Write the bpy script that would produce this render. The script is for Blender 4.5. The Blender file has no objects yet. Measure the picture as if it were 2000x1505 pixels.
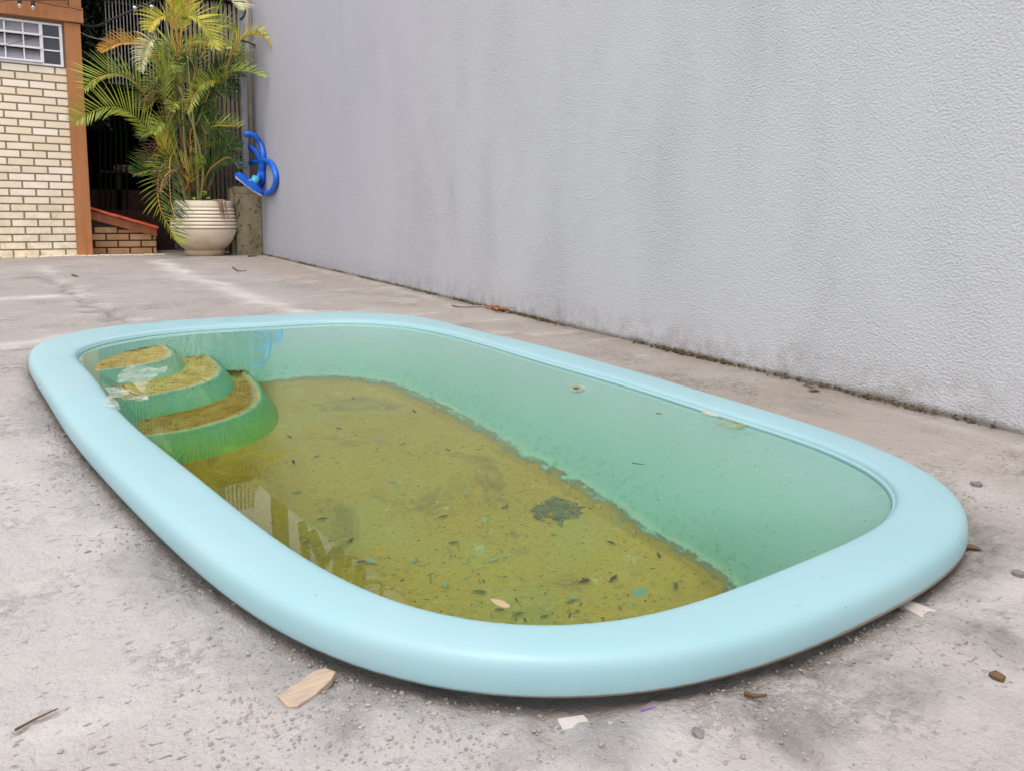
import bpy, bmesh, math, random
import numpy as np
from mathutils import Vector, Matrix, noise as mnoise

# ---------------------------------------------------------------- camera, sky, sun, exposure
sc = bpy.context.scene
COL = sc.collection
PX, PY, F = 1000.0, 588.0, 1433.266
R = np.array([[0.854522883715467, 0.052280935923520136, -0.5167759136662265],
              [-0.5192804405407283, 0.10852842920184924, -0.8476847315640444],
              [0.011767127025299855, 0.9927176254071144, 0.11988849372492125]])
CAM = np.array([0.0, 0.0, 0.55])
cd = bpy.data.cameras.new('camera')
cam = bpy.data.objects.new('camera', cd)
COL.objects.link(cam)
cd.sensor_fit = 'HORIZONTAL'; cd.sensor_width = 36.0
cd.lens = F * 36.0 / 2000.0
cd.shift_x = 0.0; cd.shift_y = -(752.5 - PY) / 2000.0
cd.clip_start = 0.02; cd.clip_end = 500
m4 = Matrix([list(R[0]) + [0.0], list(R[1]) + [0.0], list(R[2]) + [0.55], [0, 0, 0, 1]])
cam.matrix_world = m4
sc.camera = cam
sc.render.resolution_x, sc.render.resolution_y = 1024, 770

SUN_EL, SUN_ROT = math.radians(66), math.radians(226)
w = bpy.data.worlds.new('World'); sc.world = w; w.use_nodes = True
wn = w.node_tree.nodes; wl = w.node_tree.links
sky = wn.new('ShaderNodeTexSky'); sky.sky_type = 'NISHITA'; sky.sun_disc = False
sky.sun_elevation = SUN_EL; sky.sun_rotation = SUN_ROT
sky.air_density = 1.0; sky.dust_density = 5.0; sky.ozone_density = 0.6; sky.altitude = 0
cl = wn.new('ShaderNodeMix'); cl.data_type = 'RGBA'; cl.inputs[0].default_value = .72; cl.inputs[7].default_value = (5.6, 5.55, 5.6, 1)
wl.new(sky.outputs[0], cl.inputs[6]); wl.new(cl.outputs[2], wn['Background'].inputs[0]); wn['Background'].inputs[1].default_value = 0.15
sl = bpy.data.lights.new('sun', 'SUN'); sl.energy = 0.8; sl.angle = math.radians(35); sl.color = (1, .965, .92)
so = bpy.data.objects.new('sun', sl); COL.objects.link(so)
sd = Vector((math.sin(SUN_ROT) * math.cos(SUN_EL), math.cos(SUN_ROT) * math.cos(SUN_EL), math.sin(SUN_EL)))
so.rotation_euler = sd.to_track_quat('Z', 'Y').to_euler()
sc.view_settings.view_transform = 'Standard'; sc.view_settings.look = 'None'
sc.view_settings.exposure = 0.78; sc.view_settings.gamma = 1
sc.render.engine = 'CYCLES'
sc.cycles.use_denoising = True
sc.cycles.max_bounces = 14; sc.cycles.transmission_bounces = 10; sc.cycles.transparent_max_bounces = 12
sc.cycles.volume_bounces = 1; sc.cycles.sample_clamp_indirect = 6

# ---------------------------------------------------------------- helpers
def ray(u, v): return R @ np.array([(u - PX) / F, -(v - PY) / F, -1.0])
def onz(u, v, z): d = ray(u, v); return CAM + (z - CAM[2]) / d[2] * d
def onx(u, v, x): d = ray(u, v); return CAM + (x - CAM[0]) / d[0] * d
def ony(u, v, y): d = ray(u, v); return CAM + (y - CAM[1]) / d[1] * d
def refr(u, v, z, zw=.045, n=1.33):
    P = onz(u, v, zw); d = ray(u, v); d = d / np.linalg.norm(d)
    h = d[:2] / n; dz = -math.sqrt(1 - h @ h)
    return P + np.array([h[0], h[1], dz]) * (z - zw) / dz

def tag(o, label=None, cat=None, group=None, kind=None):
    if label: o['label'] = label
    if cat: o['category'] = cat
    if group: o['group'] = group
    if kind: o['kind'] = kind
    return o
def empty(name, loc=(0, 0, 0)):
    o = bpy.data.objects.new(name, None); o.location = loc; o.empty_display_size = .1
    COL.objects.link(o); return o

class MB:
    def __init__(s): s.v = []; s.f = []; s.c = []
    def add(s, vs, fs, tone=0.5):
        n = len(s.v); s.v += [tuple(map(float, p)) for p in vs]
        s.f += [tuple(i + n for i in f) for f in fs]; s.c += [tone] * len(vs)
    def box(s, x0, x1, y0, y1, z0, z1, tone=.5, bev=0):
        if bev:
            b = bev
            vs = []
            for (a, bb, c) in ((x0, y0, z0), (x1, y0, z0), (x1, y1, z0), (x0, y1, z0), (x0, y0, z1), (x1, y0, z1), (x1, y1, z1), (x0, y1, z1)):
                vs.append((a, bb, c))
            bm = bmesh.new(); bv = [bm.verts.new(p) for p in vs]
            for f in ((0, 3, 2, 1), (4, 5, 6, 7), (0, 1, 5, 4), (1, 2, 6, 5), (2, 3, 7, 6), (3, 0, 4, 7)): bm.faces.new([bv[i] for i in f])
            bmesh.ops.bevel(bm, geom=bm.edges[:], offset=b, segments=2, affect='EDGES', profile=.6)
            bm.verts.ensure_lookup_table(); bm.verts.index_update()
            s.add([v.co[:] for v in bm.verts], [[v.index for v in f.verts] for f in bm.faces], tone); bm.free(); return
        s.add([(x0, y0, z0), (x1, y0, z0), (x1, y1, z0), (x0, y1, z0), (x0, y0, z1), (x1, y0, z1), (x1, y1, z1), (x0, y1, z1)],
              [(0, 3, 2, 1), (4, 5, 6, 7), (0, 1, 5, 4), (1, 2, 6, 5), (2, 3, 7, 6), (3, 0, 4, 7)], tone)
    def tube(s, pts, rad, seg=8, tone=.5, cap=True):
        pts = [Vector(p) for p in pts]; n = len(pts)
        rs = rad if hasattr(rad, '__len__') else [rad] * n
        vs = []; fs = []; ref = None
        for i, p in enumerate(pts):
            t = (pts[min(i + 1, n - 1)] - pts[max(i - 1, 0)]).normalized()
            if ref is None:
                ref = t.orthogonal().normalized()
            ref = (ref - t * ref.dot(t)).normalized()
            b = t.cross(ref)
            for k in range(seg):
                a = 2 * math.pi * k / seg
                vs.append(p + (ref * math.cos(a) + b * math.sin(a)) * rs[i])
        for i in range(n - 1):
            for k in range(seg):
                k2 = (k + 1) % seg
                fs.append((i * seg + k, i * seg + k2, (i + 1) * seg + k2, (i + 1) * seg + k))
        if cap:
            fs.append(tuple(range(seg))[::-1]); fs.append(tuple((n - 1) * seg + k for k in range(seg)))
        s.add(vs, fs, tone)
    def bar(s, a, b, wd, tone=.5): s.tube([a, b], wd / 1.4142, 4, tone)
    def lathe(s, prof, c=(0, 0, 0), seg=48, tone=.5):
        vs = []; fs = []; n = len(prof)
        for (r, z) in prof:
            for k in range(seg):
                a = 2 * math.pi * k / seg; vs.append((c[0] + r * math.cos(a), c[1] + r * math.sin(a), c[2] + z))
        for i in range(n - 1):
            for k in range(seg):
                k2 = (k + 1) % seg; fs.append((i * seg + k, i * seg + k2, (i + 1) * seg + k2, (i + 1) * seg + k))
        s.add(vs, fs, tone)
    def rings(s, rings, cap0=False, cap1=False, tone=.5):
        n = len(rings[0]); vs = [p for r in rings for p in r]; fs = []
        for i in range(len(rings) - 1):
            for k in range(n):
                k2 = (k + 1) % n; fs.append((i * n + k, i * n + k2, (i + 1) * n + k2, (i + 1) * n + k))
        if cap0: fs.append(tuple(range(n))[::-1])
        if cap1: fs.append(tuple((len(rings) - 1) * n + k for k in range(n)))
        s.add(vs, fs, tone)
    def build(s, name, m, parent=None, smooth=False, auto=None):
        me = bpy.data.meshes.new(name); me.from_pydata(s.v, [], s.f); me.update()
        at = me.attributes.new('tone', 'FLOAT', 'POINT'); at.data.foreach_set('value', s.c)
        if smooth: me.polygons.foreach_set('use_smooth', [True] * len(me.polygons))
        me.materials.append(m)
        if auto is not None:
            me.polygons.foreach_set('use_smooth', [True] * len(me.polygons))
            me.set_sharp_from_angle(angle=math.radians(auto))
        o = bpy.data.objects.new(name, me); COL.objects.link(o)
        if parent: 
            o.parent = parent; o.matrix_parent_inverse = Matrix.Translation(parent.location).inverted()
        return o

# ---------------------------------------------------------------- materials
class NT:
    def __init__(s, name, rough=.6, spec=.5):
        s.m = bpy.data.materials.new(name); s.m.use_nodes = True; s.n = s.m.node_tree.nodes; s.l = s.m.node_tree.links
        s.b = s.n['Principled BSDF']; s.b.inputs['Roughness'].default_value = rough; s.b.inputs['Specular IOR Level'].default_value = spec
        s.tc = s.n.new('ShaderNodeTexCoord').outputs['Object']
    def put(s, x, sock):
        if isinstance(x, (int, float)): sock.default_value = x
        elif isinstance(x, tuple): sock.default_value = x if len(x) == 4 or sock.type == 'VECTOR' else (*x, 1)
        else: s.l.new(x, sock)
    def map(s, scale=(1, 1, 1), rot=(0, 0, 0), loc=(0, 0, 0), src=None):
        n = s.n.new('ShaderNodeMapping'); s.l.new(src or s.tc, n.inputs[0]); n.inputs['Scale'].default_value = scale
        n.inputs['Rotation'].default_value = rot; n.inputs['Location'].default_value = loc; return n.outputs[0]
    def noise(s, scale, detail=4, rough=.55, vec=None, dist=0.0):
        n = s.n.new('ShaderNodeTexNoise'); s.l.new(vec or s.tc, n.inputs['Vector']); n.inputs['Scale'].default_value = scale
        n.inputs['Detail'].default_value = detail; n.inputs['Roughness'].default_value = rough; n.inputs['Distortion'].default_value = dist
        return n.outputs['Fac']
    def voro(s, scale, vec=None, feat='F1'):
        n = s.n.new('ShaderNodeTexVoronoi'); n.feature = feat; s.l.new(vec or s.tc, n.inputs['Vector']); n.inputs['Scale'].default_value = scale
        return n.outputs['Distance']
    def wave(s, scale, vec=None, dist=0, direction='Z', detail=2):
        n = s.n.new('ShaderNodeTexWave'); n.bands_direction = direction; s.l.new(vec or s.tc, n.inputs['Vector'])
        n.inputs['Scale'].default_value = scale; n.inputs['Distortion'].default_value = dist; n.inputs['Detail'].default_value = detail
        return n.outputs['Fac']
    def ramp(s, fac, a, b, lo=0.0, hi=1.0):
        n = s.n.new('ShaderNodeMapRange'); n.clamp = True; s.put(fac, n.inputs['Value'])
        n.inputs['From Min'].default_value = a; n.inputs['From Max'].default_value = b
        n.inputs['To Min'].default_value = lo; n.inputs['To Max'].default_value = hi; return n.outputs[0]
    def mix(s, fac, a, b, mode='MIX'):
        n = s.n.new('ShaderNodeMix'); n.data_type = 'RGBA'; n.blend_type = mode
        s.put(fac, n.inputs[0]); s.put(a, n.inputs[6]); s.put(b, n.inputs[7]); return n.outputs[2]
    def math(s, op, a, b=0.0, c=None):
        n = s.n.new('ShaderNodeMath'); n.operation = op; s.put(a, n.inputs[0]); s.put(b, n.inputs[1])
        if c is not None: s.put(c, n.inputs[2])
        return n.outputs[0]
    def xyz(s, src=None):
        n = s.n.new('ShaderNodeSeparateXYZ'); s.l.new(src or s.tc, n.inputs[0]); return n.outputs
    def attr(s, name='tone'):
        n = s.n.new('ShaderNodeAttribute'); n.attribute_name = name; return n.outputs['Fac']
    def normalz(s):
        g = s.n.new('ShaderNodeNewGeometry'); q = s.n.new('ShaderNodeSeparateXYZ'); s.l.new(g.outputs['True Normal'], q.inputs[0]); return q.outputs[2]
    def col(s, c): s.put(c, s.b.inputs['Base Color']); return s
    def rough(s, r): s.put(r, s.b.inputs['Roughness']); return s
    def bump(s, h, strength=.5, dist=.01, prev=None):
        n = s.n.new('ShaderNodeBump'); s.put(h, n.inputs['Height']); n.inputs['Strength'].default_value = strength
        n.inputs['Distance'].default_value = dist
        if prev is not None: s.l.new(prev, n.inputs['Normal'])
        s.l.new(n.outputs[0], s.b.inputs['Normal']); return n.outputs[0]

def simple(name, c, rough=.6, var=.15, scale=12, bump=0.0, bscale=60, bdist=.003, metal=0, spec=.5):
    t = NT(name, rough, spec); a = t.noise(scale, 5)
    d = tuple(x * (1 - var) for x in c); l = tuple(min(1, x * (1 + var)) for x in c)
    t.col(t.mix(t.ramp(a, .3, .7), d, l)); t.b.inputs['Metallic'].default_value = metal
    if bump: t.bump(t.noise(bscale, 4), bump, bdist)
    return t.m

# rough plaster of the tall wall
t = NT('wall_plaster', .85, .3)
ps = t.map((1, 1, .45)); patch = t.ramp(t.noise(1.6, 4, .6, ps, .6), .40, .60)
band = t.ramp(t.noise(2.4, 4, .6, t.map((1, 1, .3), loc=(0, 3, 0)), .5), .36, .60)
rg = t.math('MULTIPLY_ADD', t.math('MULTIPLY', patch, band), .5, .5)
fine = t.noise(135, 3, .6, t.map((1, .95, 1.1)), .1)
fh = t.math('MULTIPLY', t.ramp(fine, .3, .7), t.math('MULTIPLY', rg, t.ramp(t.xyz()[1], 4, 8, 1.1, .5)))
ridge = t.ramp(t.math('ABSOLUTE', t.math('SUBTRACT', t.noise(1.9, 2, .5, t.map((1, .8, 1.7), loc=(0, 7, 1)), .2), .5)), 0, .012, 1, 0)
ridge = t.math('MULTIPLY', ridge, t.ramp(t.noise(1.1, 1), .5, .66))
big = t.noise(5, 3)
hh = t.math('ADD', t.math('MULTIPLY', fh, .0042), t.math('ADD', t.math('MULTIPLY', ridge, .0010), t.math('MULTIPLY', big, .004)))
pits = t.ramp(t.voro(9, t.map((1, 1.2, 1))), .02, .045, 0, 1)
hh = t.math('ADD', hh, t.math('MULTIPLY', pits, .003))
t.bump(hh, 1.0, 1.0)
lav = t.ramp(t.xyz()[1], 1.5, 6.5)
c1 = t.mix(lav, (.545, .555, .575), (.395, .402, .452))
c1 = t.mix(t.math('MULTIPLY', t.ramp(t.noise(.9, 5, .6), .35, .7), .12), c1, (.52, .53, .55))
zz = t.xyz()[2]
dirt = t.math('MULTIPLY', t.ramp(zz, .0, .16, 1, 0), t.ramp(t.noise(14, 6, .7), .42, .72))
c1 = t.mix(t.math('MULTIPLY', dirt, .75), c1, (.24, .20, .155))
edge = t.ramp(t.math('ADD', zz, t.math('MULTIPLY', t.noise(9, 5, .7), -.035)), -.012, .006, 1, 0)
c1 = t.mix(t.math('MULTIPLY', edge, .75), c1, (.13, .10, .07))
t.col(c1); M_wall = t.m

# concrete ground
t = NT('ground_cement', .9, .25)
X, Y, Z = t.xyz()
a1 = t.noise(.9, 6, .6, None, .4); a2 = t.noise(4, 7, .65); a3 = t.noise(26, 6, .7)
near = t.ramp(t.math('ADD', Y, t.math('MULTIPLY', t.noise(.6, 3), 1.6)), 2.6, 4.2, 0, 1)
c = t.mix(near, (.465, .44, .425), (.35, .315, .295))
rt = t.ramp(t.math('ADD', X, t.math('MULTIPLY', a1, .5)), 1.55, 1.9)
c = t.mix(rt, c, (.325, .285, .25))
nr = t.math('MULTIPLY', t.ramp(X, .6, 1.6), t.ramp(Y, 1.4, .8, 0, 1))
c = t.mix(t.math('MULTIPLY', nr, .5), c, (.45, .40, .375))
c = t.mix(t.math('MULTIPLY', t.ramp(a1, .48, .68), .35), c, (.50, .475, .465))
c = t.mix(t.math('MULTIPLY', t.ramp(t.noise(1.4, 7, .65, t.map((1, 1, 1), loc=(6, 3, 0)), .5), .50, .66), .5), c, (.37, .325, .295))
c = t.mix(t.math('MULTIPLY', t.ramp(a2, .52, .74), .15), c, (.33, .30, .28))
c = t.mix(t.math('MULTIPLY', t.ramp(t.noise(2.3, 8, .7, t.map((1, 2.0, 1), rot=(0, 0, .4))), .55, .68), .5), c, (.60, .565, .54))
spk = t.ramp(t.noise(60, 3, .6, t.map((.6, 1.1, 1))), .66, .72)
c = t.mix(t.math('MULTIPLY', spk, t.math('MULTIPLY', t.ramp(a2, .42, .6, .3, 1), .75)), c, (.13, .115, .105))
pit = t.math('MULTIPLY', t.ramp(t.noise(95, 2, .5, t.map((.55, 1.2, 1), loc=(3, 1, 0))), .64, .69), t.ramp(t.noise(2.2, 4, .6), .45, .62, .12, 1))
c = t.mix(t.math('MULTIPLY', pit, .8), c, (.12, .105, .10))
c = t.mix(t.math('MULTIPLY', t.attr('light'), .7), c, (.60, .57, .545))
c = t.mix(t.math('MULTIPLY', t.attr('rough'), t.math('MULTIPLY', t.ramp(t.noise(42, 6, .8), .55, .62), .45)), c, (.20, .18, .17))
c = t.mix(t.math('MULTIPLY', t.attr('rough'), t.math('MULTIPLY', t.ramp(t.noise(55, 5, .8, t.map((1, 1, 1), loc=(4, 0, 0))), .50, .62), .6)), c, (.58, .56, .545))
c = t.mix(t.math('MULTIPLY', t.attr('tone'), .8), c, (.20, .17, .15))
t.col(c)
h = t.math('ADD', t.math('MULTIPLY', a3, .009), t.math('MULTIPLY', t.noise(130, 5, .7), .0038))
h = t.math('ADD', h, t.math('MULTIPLY', t.noise(9, 6, .65), .016))
h = t.math('ADD', h, t.math('MULTIPLY', t.math('MULTIPLY', t.ramp(t.noise(48, 5, .75), .5, .7), t.ramp(t.noise(3.1, 4), .50, .62)), .0045))
h = t.math('ADD', h, t.math('MULTIPLY', pit, -.003))
h = t.math('ADD', h, t.math('MULTIPLY', t.math('MULTIPLY', t.attr('rough'), t.noise(60, 6, .8)), .014))
t.bump(h, 1.0, 1.0); M_ground = t.m

# gel coat of the rim
def gel(name, dirtcol=True):
    t = NT(name, .28, .5)
    X, Y, Z = t.xyz()
    c = t.mix(t.ramp(t.noise(1.3, 4), .35, .65), (.27, .455, .495), (.295, .48, .52))
    sp = t.ramp(t.noise(110, 1, .5), .80, .82); sp2 = t.ramp(t.noise(46, 1, .4, t.map((1, 1.6, 1), loc=(4, 2, 0))), .815, .83)
    c = t.mix(t.math('MULTIPLY', t.math('MAXIMUM', sp, sp2), .75), c, (.10, .17, .19))
    scr = t.ramp(t.noise(24, 1, .5, t.map((1, 14, 1), rot=(0, 0, .6))), .80, .82)
    c = t.mix(t.math('MULTIPLY', scr, .35), c, (.25, .36, .38))
    # bare fibreglass and dried cement along the lower outer edge
    lowv = t.math('ADD', t.math('ADD', Z, t.math('MULTIPLY', t.noise(17, 6, .7), -.008)), t.math('MULTIPLY', t.ramp(t.math('ADD', X, t.math('MULTIPLY', t.noise(2), .4)), .5, 1.3), -.006))
    worn = t.ramp(lowv, .0095, .0112, 1, 0)
    side = t.math('MULTIPLY', t.attr('tone'), worn)
    c = t.mix(side, c, (.27, .225, .17))
    dust = t.math('MULTIPLY', t.ramp(t.noise(5, 8, .75), .5, .72), .2)
    c = t.mix(dust, c, (.42, .46, .44))
    t.col(c); t.rough(t.ramp(t.noise(8, 5), .3, .7, .34, .52))
    t.bump(t.math('ADD', t.math('MULTIPLY', t.noise(30, 3), .0001), t.math('MULTIPLY', t.noise(3, 1), .001)), .5, 1.0)
    return t.m
M_rim = gel('rim_gelcoat')

# basin wall and floor
t = NT('basin_gelcoat', .6, .2)
X, Y, Z = t.xyz()
n1 = t.noise(3, 6, .65); n2 = t.noise(30, 6, .75)
c = t.mix(t.ramp(n1, .35, .7), (.38, .69, .63), (.43, .71, .65))
c = t.mix(t.ramp(Z, -.02, -.40), c, (.33, .64, .50))
streak = t.ramp(t.noise(9, 6, .7, t.map((1, 1, .4))), .56, .72)
c = t.mix(t.math('MULTIPLY', streak, .22), c, (.55, .72, .6))
c = t.mix(t.math('MULTIPLY', t.ramp(n2, .60, .72), .4), c, (.10, .27, .17))
sedz = t.math('ADD', Z, t.math('ADD', t.math('MULTIPLY', t.noise(24, 8, .82), -.075), t.math('MULTIPLY', t.noise(2.5, 2), -.02)))
algae = t.math('MULTIPLY', t.ramp(Z, -.25, -.41), t.ramp(t.noise(34, 8, .8), .53, .60))
c = t.mix(t.math('MULTIPLY', algae, .6), c, (.10, .30, .15))
palem = t.math('MULTIPLY', t.ramp(sedz, -.415, -.43), t.ramp(t.noise(44, 6, .8), .46, .58, .15, 1))
c = t.mix(t.math('MULTIPLY', palem, .55), c, (.58, .68, .38))
c = t.mix(t.math('MULTIPLY', t.ramp(sedz, -.437, -.446), .55), c, (.18, .22, .09))
sed = t.ramp(sedz, -.443, -.456)
s1 = t.mix(t.ramp(t.noise(2.2, 6, .6), .35, .65), (.56, .345, .04), (.65, .43, .065))
s1 = t.mix(t.math('MULTIPLY', t.ramp(t.noise(120, 4, .8), .45, .62), .5), s1, (.66, .52, .14))
s1 = t.mix(t.math('MULTIPLY', t.ramp(t.noise(60, 4, .8, t.map((1, 1.4, 1), loc=(3, 0, 0))), .58, .66), .6), s1, (.16, .10, .03))
s1 = t.mix(t.math('MULTIPLY', t.ramp(t.noise(2.6, 6, .65, t.map((1, 1, 1), loc=(9, 4, 0)), .6), .5, .64), .45), s1, (.50, .50, .14))
s1 = t.mix(t.math('MULTIPLY', t.ramp(t.noise(3.4, 6, .7, t.map((1, 1, 1), loc=(5, 8, 0)), .8), .56, .66), .55), s1, (.26, .19, .05))
s1 = t.mix(t.ramp(t.noise(6.5, 2, .4, t.map((1, 1, 1), loc=(1, 9, 2))), .735, .75), s1, (.30, .48, .30))
clot = t.math('MULTIPLY', t.ramp(t.noise(17, 5, .7, t.map((1, 1, 1), loc=(2, 2, 7))), .64, .70), .7)
s1 = t.mix(clot, s1, (.60, .66, .34))
s1 = t.mix(t.math('MULTIPLY', t.ramp(t.noise(25, 5, .75, t.map((1, 1.6, 1), loc=(7, 2, 1))), .63, .69), .6), s1, (.20, .15, .04))
brn = t.math('MULTIPLY', t.ramp(t.math('ADD', X, t.math('MULTIPLY', t.noise(2.5, 5, .6), .35)), .72, .50), .6)
s1 = t.mix(brn, s1, (.38, .21, .015))
c = t.mix(sed, c, s1)
t.col(c); t.bump(t.math('ADD', t.math('MULTIPLY', t.math('MULTIPLY', sed, t.noise(70, 5, .7)), .01), t.math('MULTIPLY', n2, .001)), .8, 1.0)
M_basin = t.m

# moulded steps: algae sediment only on the flat treads
t = NT('step_gelcoat', .6, .2)
X, Y, Z = t.xyz()
c = t.mix(t.ramp(Z, -.05, -.38), (.38, .68, .58), (.22, .60, .30))
c = t.mix(t.math('MULTIPLY', t.ramp(t.noise(8, 6, .7, t.map((1, 1, .5))), .5, .7), .3), c, (.5, .7, .5))
c = t.mix(t.math('MULTIPLY', t.ramp(Z, -.27, -.42), .8), c, (.26, .44, .05))
tr = t.attr('tone')
sl_ = t.mix(t.ramp(t.noise(22, 6, .7), .3, .7), (.66, .42, .08), (.92, .76, .34))
sl_ = t.mix(t.math('MULTIPLY', t.ramp(t.noise(5, 5, .6), .45, .7), t.ramp(Z, -.12, -.29, .3, 1)), sl_, (.30, .13, .01))
sl_ = t.mix(t.math('MULTIPLY', t.ramp(Z, -.24, -.30), t.ramp(t.noise(9, 6, .7), .3, .6, .25, .85)), sl_, (.40, .19, .015))
sl_ = t.mix(t.math('MULTIPLY', t.ramp(tr, 1, .5), .7), sl_, (.85, .82, .50))
sl_ = t.mix(t.ramp(t.noise(50, 4, .7), .58, .66), sl_, (.12, .07, .015))
c = t.mix(t.ramp(t.math('ADD', tr, t.math('MULTIPLY', t.noise(20, 6, .75), .5)), .62, .85), c, sl_)
t.col(c); t.bump(t.noise(60, 5, .7), .5, .004); M_step = t.m

# water
t = NT('pool_water', 0.0, .5)
for n in list(t.n):
    if n.type == 'BSDF_PRINCIPLED': t.n.remove(n)
gl = t.n.new('ShaderNodeBsdfGlass'); gl.inputs['IOR'].default_value = 1.33; gl.inputs['Roughness'].default_value = 0.0
gl.inputs['Color'].default_value = (1, 1, 1, 1)
bp = t.n.new('ShaderNodeBump'); bp.inputs['Strength'].default_value = 1; bp.inputs['Distance'].default_value = 1
t.l.new(t.math('MULTIPLY', t.noise(2.2, 2), .0009), bp.inputs['Height']); t.l.new(bp.outputs[0], gl.inputs['Normal'])
ab = t.n.new('ShaderNodeVolumeAbsorption'); ab.inputs['Color'].default_value = (.58, .87, .77, 1); ab.inputs['Density'].default_value = .85
out = [n for n in t.n if n.type == 'OUTPUT_MATERIAL'][0]
t.l.new(gl.outputs[0], out.inputs['Surface']); t.l.new(ab.outputs[0], out.inputs['Volume']); M_water = t.m

def tonemat(name, lo, hi, rough=.8, bump=.4, bscale=70, bdist=.004, stain=None, nscale=9):
    t = NT(name, rough, .3); c = t.mix(t.attr('tone'), lo, hi)
    n = t.noise(nscale, 6, .65); c = t.mix(t.math('MULTIPLY', t.ramp(n, .4, .75), .35), c, stain or tuple(x * .6 for x in lo))
    t.col(c)
    if bump: t.bump(t.noise(bscale, 5), bump, bdist)
    return t.m
t = NT('pale_brick', .85, .3)
c = t.mix(t.attr('tone'), (.82, .69, .50), (.94, .84, .70))
zz = t.xyz()[2]
c = t.mix(t.math('MULTIPLY', t.ramp(zz, .0, 1.3, .75, .1), t.ramp(t.noise(7, 6, .7), .38, .7)), c, (.42, .37, .20))
c = t.mix(t.math('MULTIPLY', t.ramp(t.noise(40, 5, .7), .62, .74), t.ramp(zz, .0, .9, .8, .05)), c, (.13, .11, .06))
t.col(c); t.bump(t.noise(60, 5), .4, .004); M_brick = t.m
t = NT('orange_brick', .85, .3)
c = t.mix(t.attr('tone'), (.42, .22, .10), (.58, .36, .20))
c = t.mix(t.math('MULTIPLY', t.ramp(t.noise(9, 5, .7), .5, .7), .6), c, (.30, .17, .08)); t.col(c); t.bump(t.noise(60, 5), .4, .004); M_brick2 = t.m
M_mortar = simple('mortar', (.27, .235, .19), .95, .25, 20, .6, 90)
M_mortar2 = simple('dark_mortar', (.06, .04, .03), .95, .25, 20, .6, 90)
t = NT('orange_wood', .55, .4)
c = t.mix(t.ramp(t.noise(4, 6, .6, t.map((6, 6, .6))), .3, .7), (.38, .15, .055), (.47, .195, .07))
c = t.mix(t.math('MULTIPLY', t.ramp(t.noise(9, 4), .6, .75), .4), c, (.28, .11, .03)); t.col(c)
t.bump(t.noise(12, 5, .6, t.map((8, 8, .5))), .3, .003); M_wood = t.m
M_darkwood = simple('brown_board', (.30, .095, .03), .5, .3, 8, .3, 40)
M_tile = simple('red_roof_tile', (.62, .10, .03), .6, .25, 14, .3, 50)
M_white = simple('white_paint', (.78, .77, .80), .5, .08, 10, .2, 60, .001)
M_glassg = simple('frosted_pane', (.27, .27, .30), .25, .2, 6, .3, 80, .002)
M_glassd = simple('dark_pane', (.035, .04, .055), .12, .3, 4)
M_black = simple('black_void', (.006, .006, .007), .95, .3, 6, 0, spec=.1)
M_cable = simple('black_cable', (.012, .012, .012), .5, .1, 6)
M_grey = simple('grey_metal', (.22, .24, .27), .45, .2, 9, .2, 60, .001)
M_bar = simple('dull_bar', (.42, .40, .38), .6, .3, 20)
M_pipe = simple('beige_pipe', (.36, .31, .24), .6, .25, 7, .2, 60, .001)
t = NT('weathered_shaded_slat', .8, .3)
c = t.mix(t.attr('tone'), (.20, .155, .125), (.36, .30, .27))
c = t.mix(t.ramp(t.noise(6, 6, .7, t.map((3, 3, .6))), .5, .7), c, (.13, .11, .06)); c = t.mix(t.math('MULTIPLY', t.ramp(t.math('ADD', t.xyz()[2], t.math('MULTIPLY', t.noise(3, 4), .9)), 2.5, 1.5), .75), c, (.06, .05, .03)); t.col(c); M_slat = t.m  # last mix darkens the lower slats to imitate the passage shade
t = NT('mossy_pillar', .9, .3)
c = t.mix(t.ramp(t.noise(6, 6, .65, t.map((1, 1, .5))), .35, .65), (.22, .185, .10), (.36, .31, .21))
c = t.mix(t.ramp(t.noise(20, 5, .7, t.map((1, 1, .6))), .56, .63), c, (.035, .032, .02)); t.col(c); t.bump(t.noise(30, 6, .7), .8, .01); M_pillar = t.m
t = NT('pot_ceramic', .45, .5)
zz = t.xyz()[2]
c = t.mix(t.ramp(t.noise(5, 6, .6), .3, .7), (.84, .74, .56), (.91, .82, .66))
c = t.mix(t.math('MULTIPLY', t.ramp(zz, .34, .06), t.ramp(t.noise(6, 7, .7), .3, .65, .4, 1)), c, (.50, .33, .18))
c = t.mix(t.math('MULTIPLY', t.attr('tone'), .9), c, (.16, .11, .06))
c = t.mix(t.math('MULTIPLY', t.ramp(t.noise(24, 6, .7), .6, .72), .5), c, (.22, .15, .08)); t.col(c); t.bump(t.noise(40, 5), .25, .003); M_pot = t.m
M_soil = simple('soil', (.05, .035, .02), .95, .4, 30, .8, 60, .01)
M_pebble = simple('pebbles', (.42, .38, .30), .8, .4, 60)
def leafmat(name, a, b, rough=.4):
    t = NT(name, rough, .4)
    c = t.mix(t.attr('tone'), a, b); c = t.mix(t.math('MULTIPLY', t.ramp(t.noise(14, 4), .45, .7), .4), c, tuple(x * .55 for x in a)); t.col(c)
    t.b.inputs['Transmission Weight'].default_value = 0
    tl = t.n.new('ShaderNodeBsdfTranslucent'); t.l.new(c, tl.inputs['Color'])
    mx = t.n.new('ShaderNodeMixShader'); mx.inputs[0].default_value = .3
    out = [n for n in t.n if n.type == 'OUTPUT_MATERIAL'][0]
    t.l.new(t.b.outputs[0], mx.inputs[1]); t.l.new(tl.outputs[0], mx.inputs[2]); t.l.new(mx.outputs[0], out.inputs['Surface'])
    return t.m
M_lg = leafmat('palm_green', (.14, .23, .025), (.50, .56, .08))
M_ly = leafmat('palm_yellow', (.36, .36, .03), (.78, .68, .10))
M_lo = leafmat('palm_orange', (.52, .24, .03), (.80, .50, .12))
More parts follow.
